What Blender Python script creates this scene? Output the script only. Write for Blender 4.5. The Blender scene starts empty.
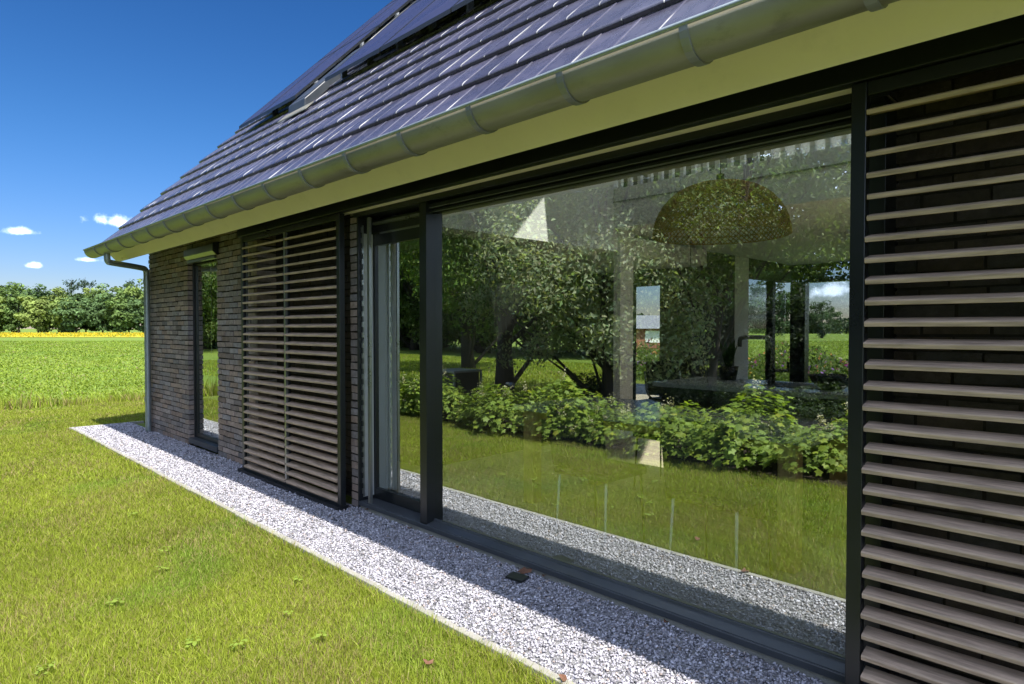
import bpy, math, random
import numpy as np
from mathutils import Vector, Matrix
random.seed(7)
RNG = np.random.default_rng(11)
scene = bpy.context.scene
col = scene.collection
R = math.radians

# ------------------------------------------------------------------ camera frame
F = 640.0
TH = math.atan((512 + 122) / F)
CT, ST = math.cos(TH), math.sin(TH)
CAMZ = 1.44
PITCH = math.atan(14 / F)
SUN = Vector((1.55, -0.36, 2.495)).normalized()      # towards the sun


def frame_xy(depth, rx):
    """ground position of a point at a depth and sideways offset from the camera"""
    t = depth * CT - rx * ST
    d = depth * ST + rx * CT
    return -t, d


# ------------------------------------------------------------------ materials
class NT:
    def __init__(self, nt):
        self.nt = nt

    def n(self, typ, **kw):
        nd = self.nt.nodes.new(typ)
        for k, v in kw.items():
            setattr(nd, k, v)
        return nd

    def l(self, a, b):
        self.nt.links.new(a, b)

    def sock(self, node_in, v):
        if isinstance(v, bpy.types.NodeSocket):
            self.nt.links.new(v, node_in)
        else:
            node_in.default_value = v

    def math(self, op, a, b=0.0, c=None, clamp=False):
        nd = self.n('ShaderNodeMath', operation=op, use_clamp=clamp)
        self.sock(nd.inputs[0], a)
        self.sock(nd.inputs[1], b)
        if c is not None:
            self.sock(nd.inputs[2], c)
        return nd.outputs[0]

    def smooth(self, v, a, b):
        nd = self.n('ShaderNodeMapRange', interpolation_type='SMOOTHSTEP')
        self.sock(nd.inputs[0], v)
        nd.inputs[1].default_value = a
        nd.inputs[2].default_value = b
        return nd.outputs[0]

    def dot(self, vec, v):
        nd = self.n('ShaderNodeVectorMath', operation='DOT_PRODUCT')
        self.sock(nd.inputs[0], vec)
        self.sock(nd.inputs[1], v)
        return nd.outputs['Value']

    def mix(self, f, a, b, blend='MIX'):
        nd = self.n('ShaderNodeMix', data_type='RGBA', blend_type=blend)
        self.sock(nd.inputs[0], f)
        self.sock(nd.inputs[6], a)
        self.sock(nd.inputs[7], b)
        return nd.outputs[2]

    def noise(self, vec, scale, detail=4.0, rough=0.55):
        nd = self.n('ShaderNodeTexNoise')
        nd.inputs['Scale'].default_value = scale
        nd.inputs['Detail'].default_value = detail
        nd.inputs['Roughness'].default_value = rough
        if vec is not None:
            self.l(vec, nd.inputs['Vector'])
        return nd.outputs['Fac']

    def ramp(self, f, stops):
        nd = self.n('ShaderNodeValToRGB')
        e = nd.color_ramp.elements
        while len(e) < len(stops):
            e.new(0.5)
        for el, (p, c) in zip(e, stops):
            el.position = p
            el.color = (*c, 1)
        self.sock(nd.inputs[0], f)
        return nd.outputs[0]


def new_mat(name):
    m = bpy.data.materials.new(name)
    m.use_nodes = True
    m.node_tree.nodes.clear()
    T = NT(m.node_tree)
    out = T.n('ShaderNodeOutputMaterial')
    return m, T, out


def c4(c):
    return (*c, 1)


def mat(name, c, rough=0.6, metal=0.0, var=0.25, scale=6.0, bump=0.0, bscale=60.0, stretch=None, spec=0.5,
        tint=False, dirt=0.0):
    """a plain surface with uneven tone, some dirt and fine relief"""
    m, T, out = new_mat(name)
    p = T.n('ShaderNodeBsdfPrincipled')
    tc = T.n('ShaderNodeTexCoord')
    vec = tc.outputs['Object']
    if stretch:
        mp = T.n('ShaderNodeMapping')
        mp.inputs['Scale'].default_value = stretch
        T.l(vec, mp.inputs['Vector'])
        vec = mp.outputs[0]
    nz = T.noise(vec, scale)
    base = c4(c)
    if tint:
        at = T.n('ShaderNodeAttribute', attribute_name='tint')
        base = at.outputs['Color']
    lo, hi = 1 - var, 1 + var
    f = T.n('ShaderNodeMapRange')
    T.l(nz, f.inputs[0])
    f.inputs[1].default_value = 0.25
    f.inputs[2].default_value = 0.75
    f.inputs[3].default_value = lo
    f.inputs[4].default_value = hi
    g = T.n('ShaderNodeCombineColor')
    for i in range(3):
        T.l(f.outputs[0], g.inputs[i])
    colr = T.mix(1.0, base, g.outputs[0], 'MULTIPLY')
    if dirt:
        nz2 = T.smooth(T.noise(vec, scale * 3.1, 6.0, 0.7), 0.52, 0.72)
        colr = T.mix(T.math('MULTIPLY', nz2, dirt), colr, c4([x * 0.45 + 0.01 for x in c]))
    T.l(colr, p.inputs['Base Color'])
    rr = T.math('MULTIPLY_ADD', nz, 0.25, rough - 0.12, clamp=True)
    T.l(rr, p.inputs['Roughness'])
    p.inputs['Metallic'].default_value = metal
    p.inputs['Specular IOR Level'].default_value = spec
    if bump:
        b = T.n('ShaderNodeBump')
        b.inputs['Strength'].default_value = bump
        b.inputs['Distance'].default_value = 0.01
        T.l(T.noise(vec, bscale, 5.0), b.inputs['Height'])
        T.l(b.outputs[0], p.inputs['Normal'])
    T.l(p.outputs[0], out.inputs[0])
    return m


def leaf_mat(name, rough=0.5, trans=0.35, spec=0.25):
    m, T, out = new_mat(name)
    at = T.n('ShaderNodeAttribute', attribute_name='tint')
    p = T.n('ShaderNodeBsdfPrincipled')
    T.l(at.outputs['Color'], p.inputs['Base Color'])
    p.inputs['Roughness'].default_value = rough
    p.inputs['Specular IOR Level'].default_value = spec
    tr = T.n('ShaderNodeBsdfTranslucent')
    T.l(T.mix(1.0, at.outputs['Color'], (1.25, 1.3, 0.55, 1), 'MULTIPLY'), tr.inputs['Color'])
    mx = T.n('ShaderNodeMixShader')
    mx.inputs[0].default_value = trans
    T.l(p.outputs[0], mx.inputs[1])
    T.l(tr.outputs[0], mx.inputs[2])
    T.l(mx.outputs[0], out.inputs[0])
    return m


def glass_mat(name, base=0.24, tint=(0.80, 0.86, 0.82)):
    """coated insulating glass: mirrors at the face the light enters, clear at the other"""
    m, T, out = new_mat(name)
    tr = T.n('ShaderNodeBsdfTransparent')
    tr.inputs[0].default_value = c4(tint)
    tr2 = T.n('ShaderNodeBsdfTransparent')
    gl = T.n('ShaderNodeBsdfGlossy')
    gl.inputs['Roughness'].default_value = 0.0
    gl.inputs['Color'].default_value = (0.93, 1.0, 0.96, 1)
    fr = T.n('ShaderNodeFresnel')
    fr.inputs[0].default_value = 1.5
    fac = T.math('MULTIPLY_ADD', fr.outputs[0], 1 - base, base, clamp=True)
    geo = T.n('ShaderNodeNewGeometry')
    mx = T.n('ShaderNodeMixShader')
    T.l(fac, mx.inputs[0])
    T.l(tr.outputs[0], mx.inputs[1])
    T.l(gl.outputs[0], mx.inputs[2])
    mb = T.n('ShaderNodeMixShader')
    T.l(geo.outputs['Backfacing'], mb.inputs[0])
    T.l(mx.outputs[0], mb.inputs[1])
    T.l(tr2.outputs[0], mb.inputs[2])
    # long ripple of float glass
    tc = T.n('ShaderNodeTexCoord')
    b = T.n('ShaderNodeBump')
    b.inputs['Strength'].default_value = 0.02
    b.inputs['Distance'].default_value = 0.01
    T.l(T.noise(tc.outputs['Object'], 1.3, 1.0), b.inputs['Height'])
    T.l(b.outputs[0], gl.inputs['Normal'])
    T.l(mb.outputs[0], out.inputs[0])
    return m


def ground_mat(name, stops, scale, bump=0.3, bscale=40, rough=0.9):
    m, T, out = new_mat(name)
    p = T.n('ShaderNodeBsdfPrincipled')
    tc = T.n('ShaderNodeTexCoord')
    a = T.noise(tc.outputs['Object'], scale, 6.0, 0.62)
    b_ = T.noise(tc.outputs['Object'], scale * 0.13, 4.0, 0.55)
    f = T.math('ADD', T.math('MULTIPLY', a, 0.55), T.math('MULTIPLY', b_, 0.45))
    T.l(T.ramp(f, stops), p.inputs['Base Color'])
    p.inputs['Roughness'].default_value = rough
    p.inputs['Specular IOR Level'].default_value = 0.15
    bp = T.n('ShaderNodeBump')
    bp.inputs['Strength'].default_value = bump
    bp.inputs['Distance'].default_value = 0.03
    T.l(T.noise(tc.outputs['Object'], bscale, 5.0), bp.inputs['Height'])
    T.l(bp.outputs[0], p.inputs['Normal'])
    T.l(p.outputs[0], out.inputs[0])
    return m


M = {}
M['brick'] = mat('brick', (0.1, 0.09, 0.08), 0.85, var=0.3, scale=30, bump=0.6, bscale=140, tint=True, spec=0.25)
M['mortar'] = mat('mortar', (0.035, 0.031, 0.027), 0.95, var=0.3, scale=20, bump=0.4, bscale=200, spec=0.1)
M['black'] = mat('black_frame', (0.011, 0.013, 0.015), 0.32, var=0.12, scale=3, dirt=0.15)
M['anthracite'] = mat('anthracite_sill', (0.045, 0.052, 0.062), 0.35, var=0.2, scale=5, dirt=0.4)
M['steel_grey'] = mat('grey_profile', (0.3, 0.31, 0.30), 0.3, metal=0.8, var=0.2, scale=5)
M['zinc'] = mat('zinc', (0.30, 0.29, 0.235), 0.48, metal=0.5, var=0.2, scale=3.5, dirt=0.5, stretch=(0.5, 1, 1))
M['zinc_pipe'] = mat('zinc_pipe', (0.33, 0.38, 0.39), 0.45, metal=0.6, var=0.15, scale=4, dirt=0.3)
M['cream'] = mat('cream_paint', (0.86, 0.76, 0.60), 0.55, var=0.06, scale=1.5, dirt=0.12)
M['louvre'] = mat('weathered_wood', (0.42, 0.31, 0.225), 0.6, var=0.45, scale=5, stretch=(1.2, 14, 14), bump=0.15,
                  bscale=20, dirt=0.25)
M['concrete'] = mat('concrete', (0.29, 0.28, 0.25), 0.9, var=0.2, scale=4, bump=0.3, bscale=150, dirt=0.5)
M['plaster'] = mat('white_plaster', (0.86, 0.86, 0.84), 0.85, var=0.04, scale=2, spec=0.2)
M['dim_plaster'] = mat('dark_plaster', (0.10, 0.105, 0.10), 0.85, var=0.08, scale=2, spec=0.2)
M['wood_floor'] = mat('wood_floor', (0.62, 0.53, 0.40), 0.5, var=0.25, scale=3, stretch=(1, 9, 1))
M['oak'] = mat('oak', (0.72, 0.52, 0.18), 0.5, var=0.2, scale=5, stretch=(8, 8, 1.2))
M['dark_fabric'] = mat('charcoal_fabric', (0.035, 0.036, 0.042), 0.9, var=0.2, scale=30, bump=0.2, bscale=300)
M['counter'] = mat('pale_counter', (0.42, 0.43, 0.42), 0.22, var=0.1, scale=4)
M['cabinet'] = mat('dark_cabinet', (0.02, 0.022, 0.02), 0.4, var=0.1, scale=3)
M['chrome'] = mat('brushed_steel', (0.25, 0.25, 0.24), 0.25, metal=1.0, var=0.05)
M['white_metal'] = mat('white_metal', (0.8, 0.8, 0.8), 0.35, var=0.04)
M['lining'] = mat('pale_aluminium', (0.62, 0.64, 0.62), 0.45, metal=0.2, var=0.08, scale=3)
M['rattan'] = mat('rattan', (0.52, 0.33, 0.08), 0.7, var=0.3, scale=25)
M['curtain'] = mat('curtain', (0.80, 0.80, 0.77), 0.9, var=0.05, scale=3)
M['pv'] = mat('solar_glass', (0.035, 0.034, 0.07), 0.28, var=0.1, scale=2)
M['bark'] = mat('bark', (0.05, 0.042, 0.032), 0.95, var=0.35, scale=8, stretch=(3, 3, 0.7), bump=0.8, bscale=18)
M['leaf'] = leaf_mat('leaf', trans=0.42)
M['far_leaf'] = leaf_mat('far_leaf', rough=0.8, trans=0.2, spec=0.1)
M['grass'] = leaf_mat('grass_blade', rough=0.6, trans=0.35, spec=0.25)
M['stone'] = mat('stone_chip', (0.4, 0.4, 0.42), 0.75, var=0.15, scale=60, tint=True, spec=0.35)
M['dead_leaf'] = mat('dead_leaf', (0.15, 0.07, 0.04), 0.8, var=0.3, scale=30)
M['glass'] = glass_mat('window_glass', 0.48, (0.95, 1.0, 0.96))
M['clear_glass'] = glass_mat('rear_glass', 0.04, (0.93, 0.96, 0.95))
M['roof_glass'] = glass_mat('roof_window_glass', 0.06, (0.9, 0.93, 0.92))
M['galv'] = mat('galvanised', (0.28, 0.29, 0.30), 0.5, metal=0.6, var=0.2, scale=5)
M['red_brick'] = mat('red_brick', (0.30, 0.12, 0.08), 0.9, var=0.2, scale=10)
M['slate'] = mat('grey_roof', (0.22, 0.23, 0.26), 0.7, var=0.15, scale=8)


def tile_material():
    m, T, out = new_mat('roof_tile')
    p = T.n('ShaderNodeBsdfPrincipled')
    at = T.n('ShaderNodeAttribute', attribute_name='tint')
    tc = T.n('ShaderNodeTexCoord')
    nz = T.noise(tc.outputs['Object'], 9.0, 6.0, 0.65)
    colr = T.mix(T.smooth(nz, 0.35, 0.75), at.outputs['Color'],
                 T.mix(1.0, at.outputs['Color'], (1.45, 1.4, 1.35, 1), 'MULTIPLY'))
    T.l(colr, p.inputs['Base Color'])
    T.l(T.math('MULTIPLY_ADD', nz, 0.22, 0.17), p.inputs['Roughness'])
    p.inputs['Specular IOR Level'].default_value = 0.9
    b = T.n('ShaderNodeBump')
    b.inputs['Strength'].default_value = 0.12
    b.inputs['Distance'].default_value = 0.01
    T.l(T.noise(tc.outputs['Object'], 35.0, 5.0), b.inputs['Height'])
    T.l(b.outputs[0], p.inputs['Normal'])
    T.l(p.outputs[0], out.inputs[0])
    return m


M['tile'] = tile_material()
M['lawn'] = ground_mat('lawn_soil', [(0.3, (0.09, 0.12, 0.02)), (0.5, (0.13, 0.17, 0.025)), (0.62, (0.16, 0.19, 0.035)),
                                    (0.75, (0.19, 0.16, 0.06))], 7.0, 0.6, 120)
M['field'] = ground_mat('field_grass', [(0.3, (0.10, 0.155, 0.025)), (0.5, (0.135, 0.20, 0.032)), (0.68, (0.18, 0.23, 0.045))],
                        0.5, 0.7, 6)
M['gravel'] = ground_mat('gravel_bed', [(0.3, (0.20, 0.20, 0.21)), (0.5, (0.32, 0.32, 0.33)), (0.7, (0.46, 0.46, 0.47))],
                         70, 1.0, 110)
M['mulch'] = ground_mat('mulch', [(0.3, (0.012, 0.010, 0.008)), (0.7, (0.05, 0.038, 0.026))], 12, 0.9, 40)
M['terrace'] = ground_mat('terrace', [(0.3, (0.26, 0.27, 0.28)), (0.7, (0.36, 0.36, 0.36))], 2, 0.1, 60)
M['yellow'] = ground_mat('yellow_flowers', [(0.3, (0.22, 0.24, 0.03)), (0.6, (0.46, 0.37, 0.03))], 0.6, 0.5, 3)


# ------------------------------------------------------------------ mesh helpers
class MB:
    def __init__(self):
        self.v, self.f = [], []

    def add(self, vs, fs):
        o = len(self.v)
        self.v += [tuple(p) for p in vs]
        self.f += [tuple(i + o for i in q) for q in fs]
        return self

    def box(self, x0, x1, y0, y1, z0, z1):
        return self.hexa([(x0, y0, z0), (x1, y0, z0), (x1, y1, z0), (x0, y1, z0),
                          (x0, y0, z1), (x1, y0, z1), (x1, y1, z1), (x0, y1, z1)])

    def hexa(self, p):
        return self.add(p, [(0, 3, 2, 1), (4, 5, 6, 7), (0, 1, 5, 4), (1, 2, 6, 5), (2, 3, 7, 6), (3, 0, 4, 7)])

    def prism(self, poly, x0, x1):
        """polygon in (y, z), counter-clockwise seen from +x, extruded along x"""
        n = len(poly)
        vs = [(x0, y, z) for y, z in poly] + [(x1, y, z) for y, z in poly]
        fs = [tuple(range(n - 1, -1, -1)), tuple(range(n, 2 * n))]
        fs += [(i, (i + 1) % n, n + (i + 1) % n, n + i) for i in range(n)]
        return self.add(vs, fs)

    def prism_z(self, poly, z0, z1):
        n = len(poly)
        vs = [(x, y, z0) for x, y in poly] + [(x, y, z1) for x, y in poly]
        fs = [tuple(range(n - 1, -1, -1)), tuple(range(n, 2 * n))]
        fs += [(i, (i + 1) % n, n + (i + 1) % n, n + i) for i in range(n)]
        return self.add(vs, fs)

    def tube(self, path, rad, n=10, cap=True):
        path = [Vector(p) for p in path]
        rs = rad if isinstance(rad, (list, tuple)) else [rad] * len(path)
        vs, fs = [], []
        up = Vector((0.13, 0.21, 0.97))
        for i, p in enumerate(path):
            a = path[max(0, i - 1)]
            b = path[min(len(path) - 1, i + 1)]
            d = (b - a).normalized()
            s = d.cross(up)
            if s.length < 1e-3:
                s = d.cross(Vector((1, 0, 0)))
            s.normalize()
            q = s.cross(d)
            for j in range(n):
                an = 2 * math.pi * j / n
                vs.append(p + (s * math.cos(an) + q * math.sin(an)) * rs[i])
        for i in range(len(path) - 1):
            for j in range(n):
                k = (j + 1) % n
                fs.append((i * n + j, i * n + k, (i + 1) * n + k, (i + 1) * n + j))
        if cap:
            fs.append(tuple(range(n - 1, -1, -1)))
            fs.append(tuple((len(path) - 1) * n + j for j in range(n)))
        return self.add(vs, fs)

    def lathe(self, prof, cx, cy, n=24):
        vs, fs = [], []
        for r, z in prof:
            for j in range(n):
                a = 2 * math.pi * j / n
                vs.append((cx + r * math.cos(a), cy + r * math.sin(a), z))
        for i in range(len(prof) - 1):
            for j in range(n):
                k = (j + 1) % n
                fs.append((i * n + j, i * n + k, (i + 1) * n + k, (i + 1) * n + j))
        return self.add(vs, fs)

    def build(self, name, m, parent=None, smooth=False, bevel=0.0, tint=None):
        me = bpy.data.meshes.new(name)
        me.from_pydata(self.v, [], self.f)
        me.materials.append(m)
        if smooth:
            me.polygons.foreach_set('use_smooth', [True] * len(me.polygons))
        if tint is not None:
            a = me.color_attributes.new('tint', 'FLOAT_COLOR', 'POINT')
            a.data.foreach_set('color', np.asarray(tint, dtype=np.float32).ravel())
        me.update()
        o = bpy.data.objects.new(name, me)
        col.objects.link(o)
        if parent:
            o.parent = parent
        if bevel:
            b = o.modifiers.new('bevel', 'BEVEL')
            b.width = bevel
            b.segments = 2
            b.limit_method = 'ANGLE'
        return o


def mass(name, verts, faces_n, loops, m, tint=None, parent=None):
    """a big mesh from arrays: verts (N,3), loops flat, all faces faces_n corners (or an array of sizes)"""
    me = bpy.data.meshes.new(name)
    nv = len(verts)
    me.vertices.add(nv)
    me.vertices.foreach_set('co', np.asarray(verts, dtype=np.float32).ravel())
    loops = np.asarray(loops, dtype=np.int32).ravel()
    if np.isscalar(faces_n):
        nf = len(loops) // faces_n
        sizes = np.full(nf, faces_n, dtype=np.int32)
    else:
        sizes = np.asarray(faces_n, dtype=np.int32)
        nf = len(sizes)
    starts = np.concatenate([[0], np.cumsum(sizes)[:-1]]).astype(np.int32)
    me.loops.add(len(loops))
    me.loops.foreach_set('vertex_index', loops)
    me.polygons.add(nf)
    me.polygons.foreach_set('loop_start', starts)
    if tint is not None:
        a = me.color_attributes.new('tint', 'FLOAT_COLOR', 'POINT')
        cc = np.ones((nv, 4), dtype=np.float32)
        cc[:, :3] = tint
        a.data.foreach_set('color', cc.ravel())
    me.materials.append(m)
    me.update(calc_edges=True)
    me.validate()
    o = bpy.data.objects.new(name, me)
    col.objects.link(o)
    if parent:
        o.parent = parent
    return o


def tag(o, label=None, cat=None, group=None, kind=None):
    if label:
        o['label'] = label
    if cat:
        o['category'] = cat
    if group:
        o['group'] = group
    if kind:
        o['kind'] = kind
    return o


def thing(name, label, cat, loc=(0, 0, 0), group=None, rz=0.0):
    o = bpy.data.objects.new(name, None)
    o.empty_display_size = 0.2
    col.objects.link(o)
    o.location = loc
    o.rotation_euler = (0, 0, rz)
    return tag(o, label, cat, group)


def copy_tree(o, parent=None):
    c = o.copy()
    col.objects.link(c)
    if parent:
        c.parent = parent
    for ch in list(o.children):
        copy_tree(ch, c)
    return c


def rand_unit(n):
    v = RNG.normal(size=(n, 3))
    return v / np.linalg.norm(v, axis=1, keepdims=True)


def leaves_mesh(name, pos, nrm, size, tint, m, parent=None, aspect=0.5, fold=0.15):
    """rhombic folded leaves: pos (N,3), nrm (N,3) facing, size (N,), tint (N,3)"""
    n = len(pos)
    r = rand_unit(n)
    a = np.cross(nrm, r)
    a /= np.linalg.norm(a, axis=1, keepdims=True) + 1e-9
    b = np.cross(nrm, a)
    s = size[:, None]
    v = np.empty((n, 4, 3))
    v[:, 0] = pos - a * s * 0.5
    v[:, 1] = pos + b * s * aspect * 0.5 + nrm * s * fold * 0.5
    v[:, 2] = pos + a * s * 0.5 - nrm * s * fold
    v[:, 3] = pos - b * s * aspect * 0.5 + nrm * s * fold * 0.5
    idx = np.arange(n)[:, None] * 4
    loops = (idx + np.array([[0, 1, 2, 0, 2, 3]])).ravel()
    return mass(name, v.reshape(-1, 3), 3, loops, m, np.repeat(tint, 4, axis=0), parent)


# ------------------------------------------------------------------ house measures (x runs along the facade, y into the house)
YW, YG, YS = 2.714, 2.785, 2.593      # brick face, glass, shutters
XL, XR = -9.985, 6.0                  # gable ends
ROOF_L, ROOF_R = -10.28, 6.3
TAN = 1.036
PA = math.atan(TAN)


def roof_z(y):
    return 2.839 + TAN * (y - 2.407)


RIDGE_Y = 7.62
house = thing('house', 'dark brick house with glossy slate-coloured tiled roof, louvred shutters and a big glass front', 'house',
              (0, 0, 0))

# ---- brick front wall, each brick laid
DOOR = (-8.41, -7.45)
WIN = (-4.48, -0.75)
WTOP = 2.62


def build_bricks():
    mb = MB()
    tint = []
    H, L = 0.0615, 0.222
    nrow = int((WTOP + 0.06) / H)
    for i in range(nrow):
        z0 = -0.06 + i * H
        z1 = z0 + 0.050
        zc = (z0 + z1) / 2
        segs = []
        if zc > 2.36:
            segs = [(XL, -6.38), (-6.38, -4.59), (-4.59, WIN[1]), (WIN[1], XR)]
        elif zc > 2.27:
            segs = [(XL, -6.38), (-6.38, -4.59), (-4.59, WIN[0]), (WIN[1], XR)]
        else:
            segs = [(XL, DOOR[0]), (DOOR[1], -6.38), (-6.38, -4.59), (-4.59, WIN[0]), (WIN[1], XR)]
        for a, b in segs:
            x = XL - (i % 2) * L / 2 + random.uniform(-0.012, 0.012)
            while x < b:
                l0 = max(x, a)
                l1 = min(x + L - 0.011, b)
                if 0 < l0 - a < 0.065:
                    l0 = a
                if b - l1 < 0.06:
                    l1 = b
                if l1 - l0 > 0.05 and l0 < 2.2:
                    j = random.uniform(-0.004, 0.003)
                    dz = random.uniform(-0.0025, 0.0025)
                    dx = random.uniform(-0.003, 0.003) if (l0 > a and l1 < b) else 0
                    rec = 0.20 if (a == WIN[1] or a == -6.38) else 0.0  # setback added behind the shutters to deepen the shade there
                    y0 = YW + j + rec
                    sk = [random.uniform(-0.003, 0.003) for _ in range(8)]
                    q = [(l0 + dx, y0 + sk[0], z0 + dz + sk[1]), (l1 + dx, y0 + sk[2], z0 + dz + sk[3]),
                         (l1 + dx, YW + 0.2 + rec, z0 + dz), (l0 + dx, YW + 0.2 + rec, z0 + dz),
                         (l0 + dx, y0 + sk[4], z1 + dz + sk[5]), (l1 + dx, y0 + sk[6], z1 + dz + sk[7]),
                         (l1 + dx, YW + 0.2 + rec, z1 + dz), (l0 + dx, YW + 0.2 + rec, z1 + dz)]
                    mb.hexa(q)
                    g = random.gauss(1.0, 0.15)
                    g = max(0.5, min(1.7, g))
                    w = random.uniform(-0.1, 0.12)
                    g *= 0.20 if rec else 1.0          # recess bricks darkened in colour for the shade behind the slats
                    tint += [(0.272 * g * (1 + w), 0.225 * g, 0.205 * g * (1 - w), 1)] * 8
                x += L
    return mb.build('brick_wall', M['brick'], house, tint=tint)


brick_wall = build_bricks()
core = MB()
e = 0.006
for a, b, c in ((XL + e, DOOR[0] - e, 0), (DOOR[1] + e, -6.38 - e, 0), (-6.38 - e, -4.59 + e, 0.2), (-4.59 + e, WIN[0] - e, 0), (WIN[1] + e, XR, 0.2)):
    core.box(a, b, YW + 0.009 + c, 2.985, -0.05, 2.262)
for a, b, c in ((XL + e, -6.38 - e, 0), (-6.38 - e + 0.001, -4.59 + e - 0.001, 0.2), (-4.59 + e, WIN[0] - e, 0), (WIN[1] + e, XR, 0.2)):
    core.box(a, b, YW + 0.009 + c, 2.985, 2.264, 2.63)
core.box(WIN[0] - e + 0.001, WIN[1] + e - 0.001, YW + 0.03, 2.985, 2.345, 2.63)
core.build('mortar_joint', M['mortar'], brick_wall)

# gable walls and rear walls
gb = [(2.724, -0.05), (12.6, -0.05), (12.6, 2.7), (RIDGE_Y, roof_z(RIDGE_Y) - 0.25), (2.724, roof_z(2.724) - 0.25)]
MB().prism(gb, XR - 0.3, XR).build('gable_wall', M['brick'], house, tint=[(0.1, 0.086, 0.076, 1)] * 10)
gl_ = [(2.93, -0.05), (8.8, -0.05), (8.8, 6.3), (RIDGE_Y, roof_z(RIDGE_Y) - 0.25), (2.93, roof_z(2.93) - 0.25)]
MB().prism(gl_, XL, XL + 0.3).build('gable_wall', M['brick'], house, tint=[(0.1, 0.086, 0.076, 1)] * 10)

FL = 0.10     # inside floor level
# rear walls of the two wings with their openings
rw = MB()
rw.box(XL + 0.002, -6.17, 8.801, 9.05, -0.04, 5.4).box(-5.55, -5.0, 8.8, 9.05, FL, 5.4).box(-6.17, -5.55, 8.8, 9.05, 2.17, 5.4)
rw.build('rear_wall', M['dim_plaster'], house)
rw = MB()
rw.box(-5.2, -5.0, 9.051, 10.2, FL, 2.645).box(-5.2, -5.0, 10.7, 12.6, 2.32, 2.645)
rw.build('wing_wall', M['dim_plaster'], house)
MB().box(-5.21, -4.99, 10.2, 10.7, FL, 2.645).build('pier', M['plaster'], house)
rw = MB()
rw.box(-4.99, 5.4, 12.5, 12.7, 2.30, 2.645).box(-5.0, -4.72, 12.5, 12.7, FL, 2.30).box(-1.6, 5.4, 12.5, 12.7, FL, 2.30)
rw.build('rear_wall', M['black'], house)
rear_frame = MB().box(-5.17, -5.03, 11.78, 11.90, FL, 2.31).build('window_post', M['black'], house)
MB().box(-3.0, -2.9, 12.52, 12.58, FL, 2.29).build('window_post', M['black'], house)
MB().box(-5.11, -5.09, 10.701, 12.499, FL, 2.319).build('window_pane', M['clear_glass'], rear_frame)
MB().box(-4.719, -1.601, 12.59, 12.61, FL, 2.299).build('window_pane', M['clear_glass'], rear_frame)
nw = MB()
nw.box(-6.165, -6.13, 8.85, 8.95, FL, 2.165).box(-5.59, -5.555, 8.85, 8.95, FL, 2.165).box(-6.13, -5.59, 8.85, 8.95, 2.12, 2.165)
nf = nw.build('garden_door', M['black'], house)
MB().box(-6.13, -5.59, 8.89, 8.91, FL, 2.12).build('door_pane', M['clear_glass'], nf)

# inside shell
ins = MB()
for a, b in ((XL + 0.31, DOOR[0] - 0.01), (DOOR[1] + 0.01, WIN[0] - 0.03), (WIN[1] + 0.03, 5.4)):
    ins.box(a, b, 2.988, 3.0, FL, 2.355)
ins.box(WIN[0] - 0.03, 5.4, 2.988, 3.0, 2.36, 2.75)
ins.box(WIN[1] - 0.10, WIN[1] + 0.029, 2.988, 3.0, FL, 2.355)
ins.build('inner_wall', M['plaster'], house)
def gable_poly(y0, y1, z0):
    return [(y0, z0), (y1, z0), (y1, 2.62), (RIDGE_Y, roof_z(RIDGE_Y) - 0.27), (y0, roof_z(y0) - 0.27)]


MB().prism(gable_poly(2.99, 12.5, FL), 5.4, 5.6).build('partition_wall', M['plaster'], house)
MB().box(XL + 0.301, 5.4, 2.70 + 0.3, 12.5, -0.02, FL).build('room_floor', M['wood_floor'], house)
MB().prism([(3.001, 2.36), (6.35, 2.36), (6.35, roof_z(6.35) - 0.27), (3.001, roof_z(3.001) - 0.27)], -4.75, -4.6).build('bulkhead_wall', M['plaster'], house)
MB().box(XL + 0.31, -4.751, 3.001, 8.79, 2.37, 2.6).build('room_ceiling', M['plaster'], house)
MB().box(-4.999, 5.4, 6.36, 12.49, 2.65, 2.78).build('room_ceiling', M['plaster'], house)
mz = MB()
mz.box(-4.599, 5.4, 6.27, 6.358, 2.63, 3.10)
beam = mz.build('mezzanine_beam', M['plaster'], house)
MB().box(-4.599, 5.4, 6.255, 6.27, 2.93, 2.945).build('shadow_line', M['steel_grey'], beam)
bl = MB()
x = -4.55
while x < 5.3:
    bl.box(x, x + 0.045, 6.28, 6.33, 3.101, 3.95)
    x += 0.138
bl.box(-4.6, 5.4, 6.27, 6.34, 3.951, 4.0)
bl.build('balustrade', M['plaster'], house)
MB().box(-4.66, -4.56, 6.352, 6.62, FL, 2.63).build('column', M['plaster'], house)
MB().box(-4.6, 5.4, 10.4, 10.6, 2.79, 4.9).build('loft_wall', M['plaster'], house)

# ---- roof: tiles
FILLZ_X, FILLZ_Y = (-1.3, 0.9), (5.95, 7.5)  # unseen roof opening added so sun on the loft floor brightens the room
FILLW_X, FILLW_Y = (-0.6, 0.9), (4.6, 5.7)  # unseen roof opening added for a bouncing sun patch on the floor
FILLV_X, FILLV_Y = (1.9, 5.2), (3.4, 6.6)  # large unseen roof opening added to bring more sunlight inside
SKY_X, SKY_Y = (-3.25, -2.76), (4.12, 4.72)     # roof window over the living room (above the picture's edge)


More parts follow.
